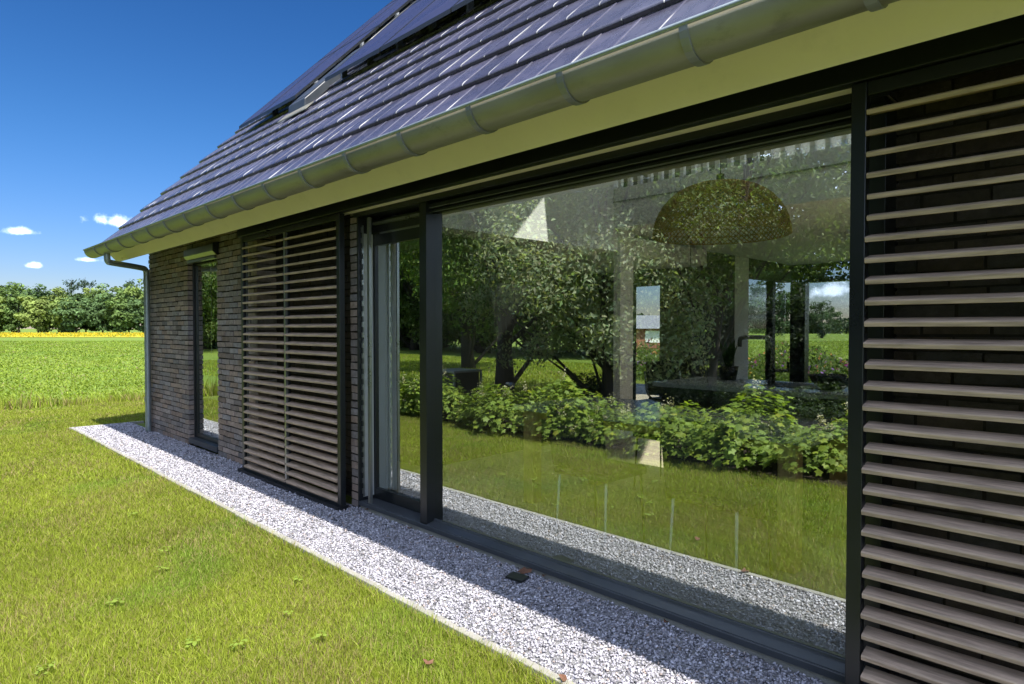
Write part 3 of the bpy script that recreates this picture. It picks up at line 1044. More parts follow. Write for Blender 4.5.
# gravel chips
def chips():
    n = 115000
    x = RNG.uniform(GX0, 1.2, n)
    y = RNG.uniform(KERB_Y1 - 0.014, 2.712, n)
    depth = -x * CT + y * ST
    keep = RNG.random(n) < np.where(depth < 4.5, 1.0, np.where(depth < 7, 0.6, 0.42))
    x, y, depth = x[keep], y[keep], depth[keep]
    n = len(x)
    r = RNG.uniform(0.0038, 0.0105, n) * np.where(depth < 4.5, 1.0, np.where(depth < 7, 1.2, 1.45))
    base = np.array([(1, 0, 0), (-1, 0, 0), (0, 1, 0), (0, -1, 0), (0, 0, 1), (0, 0, -1)], float)
    v = base[None] * RNG.uniform(0.6, 1.25, (n, 6, 1)) + RNG.normal(0, 0.22, (n, 6, 3))
    v *= r[:, None, None] * np.array([1.15, 0.9, 0.75])
    ang = RNG.uniform(0, 2 * np.pi, n)
    tiltx = RNG.normal(0, 0.5, n)
    c, s = np.cos(tiltx)[:, None], np.sin(tiltx)[:, None]
    yy = v[..., 1] * c - v[..., 2] * s
    zz = v[..., 1] * s + v[..., 2] * c
    xx = v[..., 0]
    c, s = np.cos(ang)[:, None], np.sin(ang)[:, None]
    vx = xx * c - yy * s + x[:, None]
    vy = xx * s + yy * c + y[:, None]
    vz = zz + (RNG.uniform(-0.012, 0.002, n))[:, None]
    V = np.stack([vx, vy, vz], -1).reshape(-1, 3)
    tri = np.array([(0, 2, 4), (2, 1, 4), (1, 3, 4), (3, 0, 4), (2, 0, 5), (1, 2, 5), (3, 1, 5), (0, 3, 5)])
    loops = (np.arange(n)[:, None, None] * 6 + tri[None]).ravel()
    g = np.clip(RNG.normal(0.385, 0.115, n), 0.11, 0.7)
    g = np.where(RNG.random(n) < 0.1, g * 0.4, g)
    tint = np.stack([g * 1.0, g * 0.975, g * 1.09], -1)
    br = RNG.random(n) < 0.04
    tint[br] *= np.array([1.0, 0.85, 0.7])
    o = mass('gravel', V, 3, loops, M['stone'], np.repeat(tint, 6, axis=0))
    tag(o, 'pale grey crushed stone chips filling the strip along the house', 'gravel', kind='stuff')


chips()


# ------------------------------------------------------------------ grass
def fbm(x, y, s):
    return (np.sin(x * s + 1.3 * np.sin(y * s * 0.7 + 1.1)) + np.sin(y * s * 1.13 + 1.7 * np.sin(x * s * 0.61 + 0.4)) +
            0.6 * np.sin((x + y) * s * 2.1 + 2.0 * np.sin((x - y) * s * 1.3))) / 2.6


def blades(name, x, y, z, hgt, wid, tint, label, lean=0.45, cat='grass'):
    n = len(x)
    an = RNG.uniform(0, 2 * np.pi, n)
    dx, dy = np.cos(an), np.sin(an)
    ln = np.abs(RNG.normal(0, lean, n)) * hgt
    la = RNG.uniform(0, 2 * np.pi, n)
    lx, ly = np.cos(la) * ln, np.sin(la) * ln
    w = wid * 0.5
    V = np.empty((n, 5, 3))
    V[:, 0] = np.stack([x - dx * w, y - dy * w, z], -1)
    V[:, 1] = np.stack([x + dx * w, y + dy * w, z], -1)
    V[:, 2] = np.stack([x + dx * w * .8 + lx * .4, y + dy * w * .8 + ly * .4, z + hgt * .6], -1)
    V[:, 3] = np.stack([x - dx * w * .8 + lx * .4, y - dy * w * .8 + ly * .4, z + hgt * .6], -1)
    V[:, 4] = np.stack([x + lx, y + ly, z + hgt], -1)
    loops = (np.arange(n)[:, None] * 5 + np.array([[0, 1, 2, 0, 2, 3, 3, 2, 4]])).ravel()
    o = mass(name, V.reshape(-1, 3), 3, loops, M['grass'], np.repeat(tint, 5, axis=0))
    return tag(o, label, cat, kind='stuff')


def grass_tint(n, x, y, dry=0.17):
    base = np.array([0.255, 0.316, 0.034])
    t = np.tile(base, (n, 1)) * np.clip(RNG.normal(1.0, 0.22, n), 0.45, 1.7)[:, None]
    p = fbm(x, y, 1.7) * 0.6 + fbm(x + 7, y - 3, 5.1) * 0.4
    t *= (1 + 0.22 * p)[:, None]
    fresh = np.clip(fbm(x * 0.9 + 11, y * 0.9 - 5, 2.9) - 0.25, 0, 1)[:, None]
    t *= 1 - fresh * np.array([0.35, 0.10, 0.0])
    yel = np.clip(p * 0.5 + 0.3 + RNG.normal(0, 0.25, n), 0, 1)[:, None]
    t = t * (1 - 0.3 * yel) + 0.3 * yel * np.array([0.30, 0.30, 0.045])
    d = RNG.random(n) < dry * (1 + 1.6 * np.clip(fbm(x * 1.0 + 3, y + 9, 3.3), 0, 1))
    t[d] = np.array([0.34, 0.28, 0.12]) * RNG.uniform(0.6, 1.2, (d.sum(), 1))
    return t


def lawn_grass():
    n = 5400000
    x = RNG.uniform(LAWN_END, 1.0, n)
    y = RNG.uniform(-0.7, 9.0, n)
    area = (1.0 - LAWN_END) * 9.7
    dens = n / area
    depth = -x * CT + y * ST
    rx = x * ST + y * CT
    out = ~((y > KERB_Y0 - 0.0) & (x > GX0 - 0.05))
    vis = (np.abs(rx) < 0.84 * depth + 0.4) & (depth > 2.0) & (depth < 16)
    want = np.where(depth < 4, 34000, np.where(depth < 6, 19000, np.where(depth < 9, 8500, 4500)))
    want = np.where(vis, want, 0)
    refl = (y < KERB_Y0) & (x > -9.5) & (x < 0.8)
    want = np.maximum(want, np.where(refl, 9000, 0))
    keep = out & (RNG.random(n) < want / dens)
    x, y, depth = x[keep], y[keep], depth[keep]
    n = len(x)
    p = fbm(x, y, 2.3)
    h = np.clip(RNG.normal(0.034, 0.010, n), 0.012, 0.07) * (1 + 0.25 * p)
    edge = np.clip(1 - np.abs(KERB_Y0 - y) / 0.07, 0, 1) * (x > GX0)
    h *= 1 + 0.5 * edge
    w = np.where(depth < 4, 0.0028, np.where(depth < 6, 0.0038, np.where(depth < 9, 0.006, 0.0085))) * RNG.uniform(0.7, 1.3, n)
    blades('lawn_grass', x, y, np.full(n, -0.03), h, w, grass_tint(n, x, y), 'short yellow-green mown grass of the lawn', 0.65)
    print('lawn blades', n)


lawn_grass()


def far_lawn():
    """lawn behind the viewer, seen only mirrored in the glass"""
    n = 60000
    x = RNG.uniform(-30, -1, n)
    y = RNG.uniform(-15, -1.6, n)
    k = ~((x > -9.0) & (y < -4.0) & (y > -8.6))
    x, y = x[k], y[k]
    n = len(x)
    h = np.clip(RNG.normal(0.06, 0.02, n), 0.02, 0.12)
    blades('rear_lawn_grass', x, y, np.full(n, -0.03), h, RNG.uniform(0.02, 0.035, n), grass_tint(n, x, y, 0.06), 'mown grass of the lawn behind the shrub bed')


far_lawn()


def meadow():
    # rough edge where the lawn meets the field
    n = 22000
    x = LAWN_END - np.abs(RNG.normal(0, 0.45, n)) - 0.02
    y = RNG.uniform(-4, 22, n)
    h = np.clip(RNG.normal(0.14, 0.08, n) * (1 + 0.7 * fbm(x * 0.3, y, 1.4)), 0.06, 0.65)
    t = grass_tint(n, x, y, 0.25) * RNG.uniform(0.8, 1.15, (n, 1))
    blades('tall_grass', x, y, np.full(n, -0.06), h, RNG.uniform(0.008, 0.02, n), t, 'rough taller grass along the edge between lawn and field', 0.4)
    # the field itself
    n = 150000
    u = RNG.random(n)
    depth = 11.5 + (75 - 11.5) * u ** 1.6
    rx = RNG.uniform(-0.86, 0.60, n) * depth
    x = -(depth * CT - rx * ST)
    y = depth * ST + rx * CT
    k = (x < LAWN_END - 0.3) | (y > 17)
    x, y, depth = x[k], y[k], depth[k]
    n = len(x)
    h = np.clip(RNG.normal(0.036, 0.016, n), 0.015, 0.10) * (1 + depth * 0.004)
    w = 0.010 + depth * 0.0016
    t = 0.86 * grass_tint(n, x * 0.25, y * 0.25, 0.05) * np.array([0.95, 1.04, 1.1])
    blades('field_grass', x, y, np.full(n, -0.07), h, w, t, 'wide bright green meadow grass running out to the wood', 1.0)


meadow()

# yellow strip far out
xs = []
p1 = frame_xy(102, -150)
p2 = frame_xy(102, -20)
p3 = frame_xy(176, -30)
p4 = frame_xy(176, -220)
tag(MB().add([(p[0], p[1], -0.02) for p in (p1, p2, p3, p4)], [(0, 1, 2, 3)]).build('flower_field', M['yellow']), kind='structure')


def yellow_heads():
    n = 9000
    depth = RNG.uniform(102, 176, n)
    rx = RNG.uniform(-0.95, -0.4, n) * depth
    x = -(depth * CT - rx * ST)
    y = depth * ST + rx * CT
    pos = np.stack([x, y, RNG.uniform(0.0, 0.3, n)], -1)
    t = np.where(RNG.random((n, 1)) < 0.75, np.array([[0.50, 0.39, 0.03]]), np.array([[0.2, 0.26, 0.04]]))
    o = leaves_mesh('yellow_blossom', pos, rand_unit(n), RNG.uniform(0.2, 0.45, n), t, M['far_leaf'])
    tag(o, 'band of yellow blossom at the far side of the field', 'flowers', kind='stuff')


yellow_heads()


# ------------------------------------------------------------------ trees
def crown_points(n, cx, cz, rx, rz, nclump, clump_r, seed, shell=0.5):
    """leaf positions gathered in clumps inside an uneven ellipsoid"""
    rg = np.random.default_rng(seed)
    d = rg.normal(size=(nclump, 3))
    d /= np.linalg.norm(d, axis=1, keepdims=True)
    rad = (shell + (1 - shell) * rg.random(nclump) ** 0.6)
    lump = 1 + 0.22 * np.sin(d[:, 0] * 5 + seed) * np.cos(d[:, 1] * 4 + seed * 2) + rg.normal(0, 0.09, nclump)
    cc = d * (rad * lump)[:, None] * np.array([rx, rx, rz]) + np.array([cx[0], cx[1], cz])
    per = rg.integers(0, nclump, n)
    q = rg.normal(size=(n, 3))
    q /= np.linalg.norm(q, axis=1, keepdims=True)
    rr = clump_r * (0.35 + 0.65 * rg.random(n) ** 0.5) * (0.7 + 0.6 * rg.random(nclump))[per]
    off = q * rr[:, None] * np.array([1.1, 1.1, 0.65])
    pos = cc[per] + off
    nrm = q * 0.5 + d[per] * 0.4 + rg.normal(0, 0.45, (n, 3)) + np.array([0, 0, 0.4])
    nrm /= np.linalg.norm(nrm, axis=1, keepdims=True)
    return pos, nrm, per, rg.normal(1, 0.16, nclump)[per], cc


def make_tree(name, height, crx, czc, crz, trunk_r, nleaf, leaf, colr, seed, nclump=90, clump_r=0.55, lean=(0, 0), far=False, droop=0.0, zmin=0.35):
    root = bpy.data.objects.new(name, None)
    col.objects.link(root)
    pos, nrm, per, ct, cc = crown_points(nleaf, lean, czc, crx, crz, nclump, clump_r, seed)
    rg = np.random.default_rng(seed + 5)
    pos[:, 2] -= droop * rg.random(nleaf) * 0.6
    keep = pos[:, 2] > zmin + 0.25 * np.sin(pos[:, 0] * 2.3 + seed)
    pos, nrm, per, ct = pos[keep], nrm[keep], per[keep], ct[keep]
    nleaf = len(pos)
    tint = np.array(colr)[None] * ct[:, None] * rg.normal(1, 0.15, (nleaf, 1)) * (1 + rg.normal(0, 0.07, (nleaf, 3)))
    tint = np.clip(tint, 0.004, 0.5)
    crown = leaves_mesh('crown', pos, nrm, rg.uniform(0.7, 1.3, nleaf) * leaf, tint, M['far_leaf' if far else 'leaf'], root, aspect=0.48)
    tk = MB()
    zt = czc + crz * 0.45
    pts = []
    for q in range(7):
        f = q / 6
        pts.append((lean[0] * f + 0.08 * math.sin(q * 1.7 + seed), lean[1] * f + 0.08 * math.cos(q * 1.3 + seed), -0.05 + (zt + 0.05) * f))
    tk.tube(pts, [trunk_r * (1.25 if q == 0 else 1 - 0.8 * q / 6) for q in range(7)], 10)
    idx = rg.choice(len(cc), min(len(cc), 22), replace=False)
    for i in idx:
        e_ = Vector(cc[i])
        f = min(0.95, max(0.22, (e_.z - 0.8) / (zt + 0.1)))
        k = int(f * 6)
        a = Vector(pts[max(0, k - 1)])
        m_ = a.lerp(e_, 0.5) + Vector((0, 0, 0.12 * height * 0.1))
        tk.tube([a, m_, e_], [trunk_r * 0.33, trunk_r * 0.2, trunk_r * 0.05], 6, cap=False)
    tk.build('trunk', M['bark'], root, smooth=True)
    return root


def place(o, x, y, rz=0.0, s=1.0, z=-0.03):
    o.location = (x, y, z)
    o.rotation_euler = (0, 0, rz)
    o.scale = (s, s, s)
    return o


# near garden trees, seen mirrored in the glass
tA = make_tree('broadleaf_tree', 8.5, 2.7, 4.9, 3.3, 0.2, 38000, 0.105, (0.115, 0.18, 0.040), 3, 130, 0.6, (0.5, -0.3), zmin=1.35)
tag(place(tA, -10.6, -4.6), 'dark broadleaf tree with leaning trunk on the lawn opposite the sliding door', 'tree')
tB = make_tree('silver_leaved_tree', 6.0, 2.2, 2.9, 2.1, 0.10, 42000, 0.085, (0.29, 0.34, 0.19), 14, 120, 0.5, (0.2, 0.2), droop=0.8, zmin=0.8)
tag(place(tB, -7.3, -4.1, 0, 1.08), 'silvery small-leaved tree with low drooping crown opposite the big glass', 'tree')
tC = make_tree('fruit_tree', 6.5, 2.1, 4.3, 2.1, 0.085, 19000, 0.095, (0.105, 0.155, 0.036), 27, 90, 0.5, (1.1, 0.1), zmin=2.0)
tag(place(tC, -5.7, -4.9), 'bright green fruit tree with raised crown opposite the right end of the big glass', 'tree')
tD = make_tree('broadleaf_tree', 9.0, 3.2, 5.2, 3.6, 0.22, 26000, 0.16, (0.125, 0.19, 0.042), 41, 130, 0.65, (0, 0), zmin=1.3)
tag(place(tD, -17.5, -9.5), 'tall mid-green broadleaf tree further back on the rear lawn', 'tree')
# wood behind the lawn
wood = []
for s_, c_ in ((51, (0.095, 0.145, 0.034)), (62, (0.115, 0.17, 0.04)), (73, (0.08, 0.125, 0.034))):
    wood.append(make_tree('woodland_tree', 12, 3.4, 5.6, 5.3, 0.25, 15000, 0.26, c_, s_, 120, 0.9))
spots = []
xx = -70
while xx < 3:
    gap = -12.5 < xx < -7.5
    if not gap:
        spots.append((xx + random.uniform(-0.8, 0.8), -21 + random.uniform(-1.5, 1.5) - (0.10 * max(0, -xx - 30)), random.uniform(0.85, 1.15)))
        spots.append((xx + 2 + random.uniform(-0.8, 0.8), -26 + random.uniform(-1.5, 1.5), random.uniform(1.0, 1.3)))
    else:
        spots.append((xx + random.uniform(-0.8, 0.8), -20, 0.42))
    xx += 4.2
for k in range(11):
    spots.append((-40 - 2.6 * k + random.uniform(-1, 1), -5.5 - 1.7 * k + random.uniform(-1.2, 1.2), random.uniform(0.9, 1.2)))
for i, (a, b, s_) in enumerate(spots):
    o = wood[i] if i < 3 else copy_tree(wood[i % 3])
    place(o, a, b, random.uniform(0, 6.28), s_)
    tag(o, 'dense tree in the edge of the wood behind the rear lawn, mirrored in the glass', 'tree', 'trees at the edge of the wood behind the lawn')


# ---- shrubs in the bed behind the viewer
def lobed_leaf():
    pts = []
    for k in range(11):
        a = math.pi * (-0.92 + 1.84 * k / 10)
        r = 0.5 * (1.0 if k % 2 == 1 else 0.62) * (1.15 if k == 5 else 1.0)
        pts.append((r * math.sin(a), r * math.cos(a)))
    return np.array(pts)


LOBE = lobed_leaf()


def make_shrub(seed, n=1350, rx=0.60, hz=0.50, flowers=6):
    rg = np.random.default_rng(seed)
    root = bpy.data.objects.new('leafy_shrub', None)
    col.objects.link(root)
    d = rg.normal(size=(n, 3))
    d[:, 2] = np.abs(d[:, 2])
    d /= np.linalg.norm(d, axis=1, keepdims=True)
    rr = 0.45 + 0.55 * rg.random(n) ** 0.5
    wob = 1 + 0.25 * np.sin(d[:, 0] * 4 + seed) + 0.18 * np.cos(d[:, 1] * 5 + seed)
    pos = d * (rr * wob)[:, None] * np.array([rx, rx * 0.85, hz]) + np.array([0, 0, 0.08])
    nrm = d * 0.5 + np.array([0, 0, 0.75]) + rg.normal(0, 0.3, (n, 3))
    nrm /= np.linalg.norm(nrm, axis=1, keepdims=True)
    out = d.copy()
    out[:, 2] = -0.2
    b = out - nrm * (out * nrm).sum(1, keepdims=True)
    b /= np.linalg.norm(b, axis=1, keepdims=True) + 1e-9
    a = np.cross(b, nrm)
    s = rg.uniform(0.045, 0.105, n)
    m = len(LOBE)
    V = np.empty((n, m + 1, 3))
    V[:, 0] = pos - nrm * (s * 0.06)[:, None]
    for k, (u, w) in enumerate(LOBE):
        V[:, k + 1] = pos + a * (u * s)[:, None] + b * (w * s)[:, None] - nrm * (s * 0.30 * (abs(u) + max(0, w) * 0.5))[:, None]
    tri = np.array([(0, k + 1, (k + 1) % m + 1) for k in range(m)])
    loops = (np.arange(n)[:, None, None] * (m + 1) + tri[None]).ravel()
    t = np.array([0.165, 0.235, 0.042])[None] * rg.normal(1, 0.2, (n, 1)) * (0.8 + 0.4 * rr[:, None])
    yl = rg.random(n) < 0.22
    t[yl] *= np.array([1.35, 1.2, 0.9])
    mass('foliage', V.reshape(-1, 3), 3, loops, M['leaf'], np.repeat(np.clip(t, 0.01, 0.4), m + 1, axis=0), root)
    st = MB()
    for k in range(10):
        st.tube([(0, 0, 0), tuple(pos[k] * 0.55), tuple(pos[k])], [0.008, 0.006, 0.003], 5)
    st.build('stem', M['bark'], root)
    if flowers:
        q = []
        nn = flowers * 40
        base = pos[rg.integers(0, n, flowers)] * np.array([1, 1, 1.0]) + np.array([0, 0, 0.07])
        pp_ = np.repeat(base, 40, axis=0) + rg.normal(0, 0.028, (nn, 3)) * np.array([1, 1, 1.6])
        leaves_mesh('blossom', pp_, rand_unit(nn), rg.uniform(0.015, 0.028, nn), np.tile([[0.55, 0.50, 0.36]], (nn, 1)), M['leaf'], root, aspect=0.9)
    return root


sh_kinds = [make_shrub(5), make_shrub(8, 1500, 0.64, 0.54, 4), make_shrub(12, 1200, 0.58, 0.45, 9)]
SHL = 'lobed-leaved green shrub in the bed mirrored in the glass, number counted from the big window'
names_shrub = ['end shrub of the leafy bed, mirrored in the sliding door', 'broad leafy shrub mirrored beside the black mullion, left of it',
               'leafy shrub mirrored just right of the black mullion', 'low leafy shrub mirrored in front of the grey metal box',
               'leafy shrub mirrored below the silvery tree trunk', 'tall leafy shrub mirrored left of the pale column',
               'leafy shrub mirrored over the left table leg', 'tallest leafy shrub mirrored between the two oak table legs',
               'cream-flowered leafy shrub mirrored over the table top', 'leafy shrub mirrored above the right oak table leg',
               'leafy shrub mirrored against the right jamb of the big window', 'leafy shrub at the near end of the bed']
for i in range(12):
    x = -8.9 + i * 0.83
    yb = -0.75 - 0.06 * i
    o = sh_kinds[i] if i < 3 else copy_tree(sh_kinds[i % 3])
    place(o, x, yb + random.uniform(-0.08, 0.08), random.uniform(0, 6), random.uniform(0.88, 1.12), -0.03)
    tag(o, names_shrub[i], 'shrub', 'leafy shrubs in the bed opposite the house')
tag(MB().add([(-9.5, -1.5, -0.022), (1.6, -2.4, -0.022), (1.6, -0.85, -0.022), (-9.5, -0.22, -0.022)], [(0, 1, 2, 3)]).build('planting_bed', M['mulch']), kind='structure')
tag(MB().add([(-9.2, -8.8, -0.022), (2, -8.8, -0.022), (2, -4.0, -0.022), (-9.0, -3.9, -0.022)], [(0, 1, 2, 3)]).build('tree_bed', M['mulch']), kind='structure')

ev = []
EVL = ['dark evergreen bush mirrored behind the silvery tree', 'dark evergreen bush mirrored over the dark kitchen wall', 'dark evergreen bush mirrored over the pale pier',
       'dark evergreen bush mirrored over the corner window', 'dark evergreen bush mirrored over the right rear window', 'dark evergreen bush mirrored behind the right jamb',
       'dark evergreen bush opposite the right shutter']
for i in range(7):
    x = -8.2 + 1.25 * i
    if i < 2:
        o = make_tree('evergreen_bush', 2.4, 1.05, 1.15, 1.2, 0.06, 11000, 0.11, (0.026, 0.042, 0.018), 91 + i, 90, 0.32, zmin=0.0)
        ev.append(o)
    else:
        o = copy_tree(ev[i % 2])
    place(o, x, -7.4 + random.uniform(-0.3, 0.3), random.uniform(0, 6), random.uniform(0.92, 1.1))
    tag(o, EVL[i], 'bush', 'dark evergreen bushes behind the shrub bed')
gcl = []
rg_ = np.random.default_rng(4)
n_ = 26000
gx, gy = rg_.uniform(-8.6, 1.5, n_), rg_.uniform(-6.9, -4.3, n_)
gz = rg_.random(n_) * (0.38 + 0.16 * np.sin(gx * 2.1) * np.cos(gy * 2.7))
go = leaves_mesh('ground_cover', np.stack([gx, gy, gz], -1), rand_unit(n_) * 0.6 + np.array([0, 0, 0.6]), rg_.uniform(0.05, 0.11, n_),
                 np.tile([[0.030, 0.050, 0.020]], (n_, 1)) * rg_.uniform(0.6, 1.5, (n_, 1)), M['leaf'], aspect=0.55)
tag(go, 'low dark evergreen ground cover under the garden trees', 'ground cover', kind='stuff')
# grey metal box on the lawn, small garden spotlight
lb = thing('metal_box', 'grey metal frame box on the rear lawn beside the silvery tree', 'box', (-10.3, -3.0, -0.03))
f = MB()
for sx in (-0.38, 0.34):
    for sy in (-0.38, 0.34):
        f.box(sx, sx + 0.04, sy, sy + 0.04, 0, 0.56)
f.box(-0.38, 0.38, -0.38, 0.38, 0.561, 0.60)
f.build('frame', M['galv'], lb, bevel=0.004)
MB().box(-0.335, 0.335, -0.335, 0.335, 0.02, 0.555).build('panel', M['cabinet'], lb)
gs = thing('garden_spotlight', 'small spotlight on a stake in the grass behind the shrub bed', 'garden light', (-8.4, -2.7, -0.03))
MB().tube([(0, 0, 0), (0, 0, 0.42)], 0.008, 6).build('stake', M['black'], gs)
MB().tube([(-0.09, 0, 0.44), (0.08, 0, 0.42)], [0.03, 0.045], 12).build('lamp_head', M['galv'], gs)


# ------------------------------------------------------------------ far wood beyond the field
def far_wood():
    P, N, S, T = [], [], [], []
    rg = np.random.default_rng(77)
    tr = MB()
    for i in range(105):
        row = i % 3
        depth = 186 + row * 9 + rg.uniform(-3, 3)
        rx = -235 + (i // 3) * 6.1 + rg.uniform(-2, 2)
        x, y = frame_xy(depth, rx)
        H = rg.uniform(9.5, 13.5) + row * 1.4
        cr = rg.uniform(3.6, 5.6)
        n = 2600
        pos, nrm, per, ctt, cc = crown_points(n, (x, y), H * 0.55, cr, H * 0.47, 60, 1.35, 100 + i, 0.5)
        pos[:, 2] = np.maximum(pos[:, 2], 0.2)
        base = np.array([[0.155, 0.215, 0.06], [0.115, 0.18, 0.055], [0.18, 0.235, 0.065], [0.085, 0.14, 0.055]][rg.integers(0, 4)])
        P.append(pos), N.append(nrm), S.append(rg.uniform(0.5, 1.1, n))
        T.append(np.clip(base[None] * ctt[:, None] * rg.normal(1, 0.14, (n, 1)), 0.01, 0.4))
        if row == 0:
            tr.tube([(x, y, -0.1), (x + rg.uniform(-.3, .3), y, H * 0.6)], [0.28, 0.1], 6)
    o = leaves_mesh('far_wood', np.concatenate(P), np.concatenate(N), np.concatenate(S), np.concatenate(T), M['far_leaf'], aspect=0.75)
    tag(o, 'long edge of mixed green wood across the field', 'wood', kind='stuff')
    tr.build('trunk', M['bark'], o)


far_wood()


def conifer(x, y, H, seed, label):
    rg = np.random.default_rng(seed)
    root = thing('pine_tree', label, 'tree', (x, y, 0))
    n = 380
    cl = rg.normal(0, 1, (9, 3)) * np.array([1.1, 1.1, 1.3]) + np.array([0, 0, H - 2.6])
    pos = cl[rg.integers(0, 9, n)] + rg.normal(0, 0.5, (n, 3))
    leaves_mesh('crown', pos, rand_unit(n), rg.uniform(0.4, 0.9, n), np.tile([[0.06, 0.095, 0.065]], (n, 1)) * rg.uniform(0.7, 1.2, (n, 1)), M['far_leaf'], root, aspect=0.5)
    MB().tube([(0, 0, -0.1), (0, 0, H)], [0.25, 0.03], 6).build('trunk', M['bark'], root)


for px, H, lb_ in ((86, 17.9, 'tallest thin pine rising over the far wood'), (72, 17.2, 'thin pine left of the tallest one above the far wood'),
                   (129, 16.2, 'thin pine over the far wood nearest the downpipe')):
    x, y = frame_xy(207, (px - 512) / F * 207)
    conifer(x, y, H, px, lb_)

# ------------------------------------------------------------------ behind the house, seen through the rear windows
for px, depth, s_, lb_ in ((822, 95, 0.62, 'round dark tree alone in the field beyond the right rear window'),
                           (768, 120, 1.15, 'big round tree in the field beyond the corner window')):
    x, y = frame_xy(depth, (px - 512) / F * depth)
    o = make_tree('field_tree', 9, 3.9, 4.6, 4.2, 0.3, 5000, 0.5, (0.045, 0.075, 0.03), int(px), 90, 0.9, far=True)
    place(o, x, y, 0, s_)
    tag(o, lb_, 'tree')


def far_hedge():
    rg = np.random.default_rng(5)
    n = 16000
    depth = 170 + rg.uniform(0, 8, n)
    rx = rg.uniform(-30, 170, n)
    x = -(depth * CT - rx * ST)
    y = depth * ST + rx * CT
    top = 3.4 + 1.2 * np.sin(rx * 0.21) + 0.8 * np.sin(rx * 0.57 + 1)
    pos = np.stack([x, y, rg.random(n) * top], -1)
    o = leaves_mesh('far_hedge', pos, rand_unit(n), rg.uniform(0.6, 1.2, n), np.tile([[0.045, 0.07, 0.04]], (n, 1)) * rg.uniform(0.7, 1.3, (n, 1)), M['far_leaf'], aspect=0.7)
    tag(o, 'low dark hedge line on the horizon behind the house', 'hedge', kind='stuff')


far_hedge()


def flower_border():
    rg = np.random.default_rng(9)
    n = 26000
    x = rg.uniform(-16, 0, n)
    y = rg.uniform(15.0, 21, n)
    hh = 0.55 + 0.4 * np.sin(x * 1.3) * np.cos(y * 0.9) + 0.2 * np.sin(x * 3.7 + 1)
    z = rg.random(n) ** 0.8 * np.clip(hh, 0.25, 1.1)
    t = np.tile([[0.10, 0.15, 0.03]], (n, 1)) * rg.uniform(0.6, 1.3, (n, 1))
    fl_ = (rg.random(n) < 0.10) & (z > 0.3)
    pal = np.array([[0.42, 0.08, 0.30], [0.30, 0.14, 0.5], [0.6, 0.25, 0.08], [0.65, 0.6, 0.5]])
    t[fl_] = pal[rg.integers(0, 4, n)][fl_]
    o = leaves_mesh('flower_border', np.stack([x, y, z - 0.05], -1), rand_unit(n), rg.uniform(0.06, 0.16, n), t, M['leaf'], aspect=0.5)
    tag(o, 'wild flower border with pink and purple blooms behind the house', 'flowers', kind='stuff')


flower_border()
nx, ny = frame_xy(46, (655 - 512) / F * 46)
nh = thing('neighbour_house', 'small brick house with grey roof beyond the garden door', 'house', (nx, ny, -0.05), None, TH)
MB().box(-4, 4, -2.5, 2.5, 0, 1.5).build('wall', M['red_brick'], nh)
MB().add([(-4.3, -2.9, 1.45), (4.3, -2.9, 1.45), (4.3, 0, 2.4), (-4.3, 0, 2.4), (-4.3, 2.9, 1.45), (4.3, 2.9, 1.45)],
         [(0, 1, 2, 3), (3, 2, 5, 4), (0, 3, 4), (1, 5, 2), (0, 4, 5, 1)]).build('roof', M['slate'], nh)
MB().box(-1.2, -0.2, -2.53, -2.49, 0.5, 1.3).build('window', M['plaster'], nh)

# ------------------------------------------------------------------ small things on the ground
dc = MB().box(-0.06, 0.06, -0.04, 0.04, 0.0, 0.014)
dco = dc.build('drain_cover', M['black'], bevel=0.004)
dco.location = (-2.565, 2.585, 0.004)
dco.rotation_euler = (R(4), 0, R(8))
tag(dco, 'small dark square cover lying in the gravel in front of the big window', 'cover')


def fallen_leaf(x, y, s, label, m='dead_leaf'):
    rg = random.Random(int(x * 1000) + 3)
    vs = [(0, 0, 0.012)]
    for k in range(9):
        a = 2 * math.pi * k / 9
        r = s * (0.5 if k % 2 else 0.85) * rg.uniform(0.8, 1.2)
        vs.append((r * math.cos(a), r * math.sin(a) * 0.75, 0.006 + rg.uniform(0, 0.018)))
    fs = [(0, k + 1, (k + 1) % 9 + 1) for k in range(9)]
    o = MB().add(vs, fs).build('fallen_leaf', M[m])
    sm = o.modifiers.new('thick', 'SOLIDIFY')
    sm.thickness = 0.001
    o.location = (x, y, 0.002)
    o.rotation_euler = (rg.uniform(-.3, .3), rg.uniform(-.3, .3), rg.uniform(0, 6))
    tag(o, label, 'leaf', 'fallen leaves')


def at(px, py, z=0.0):
    """ground point under a pixel (for laying out small things)"""
    dz = -(py - 342) / F
    fwd = Vector((-CT * math.cos(PITCH), ST * math.cos(PITCH), -math.sin(PITCH)))
    right = Vector((ST, CT, 0))
    up = right.cross(fwd)
    d = fwd + right * ((px - 512) / F) + up * dz
    k = (z - CAMZ) / d.z
    return d.x * k, d.y * k


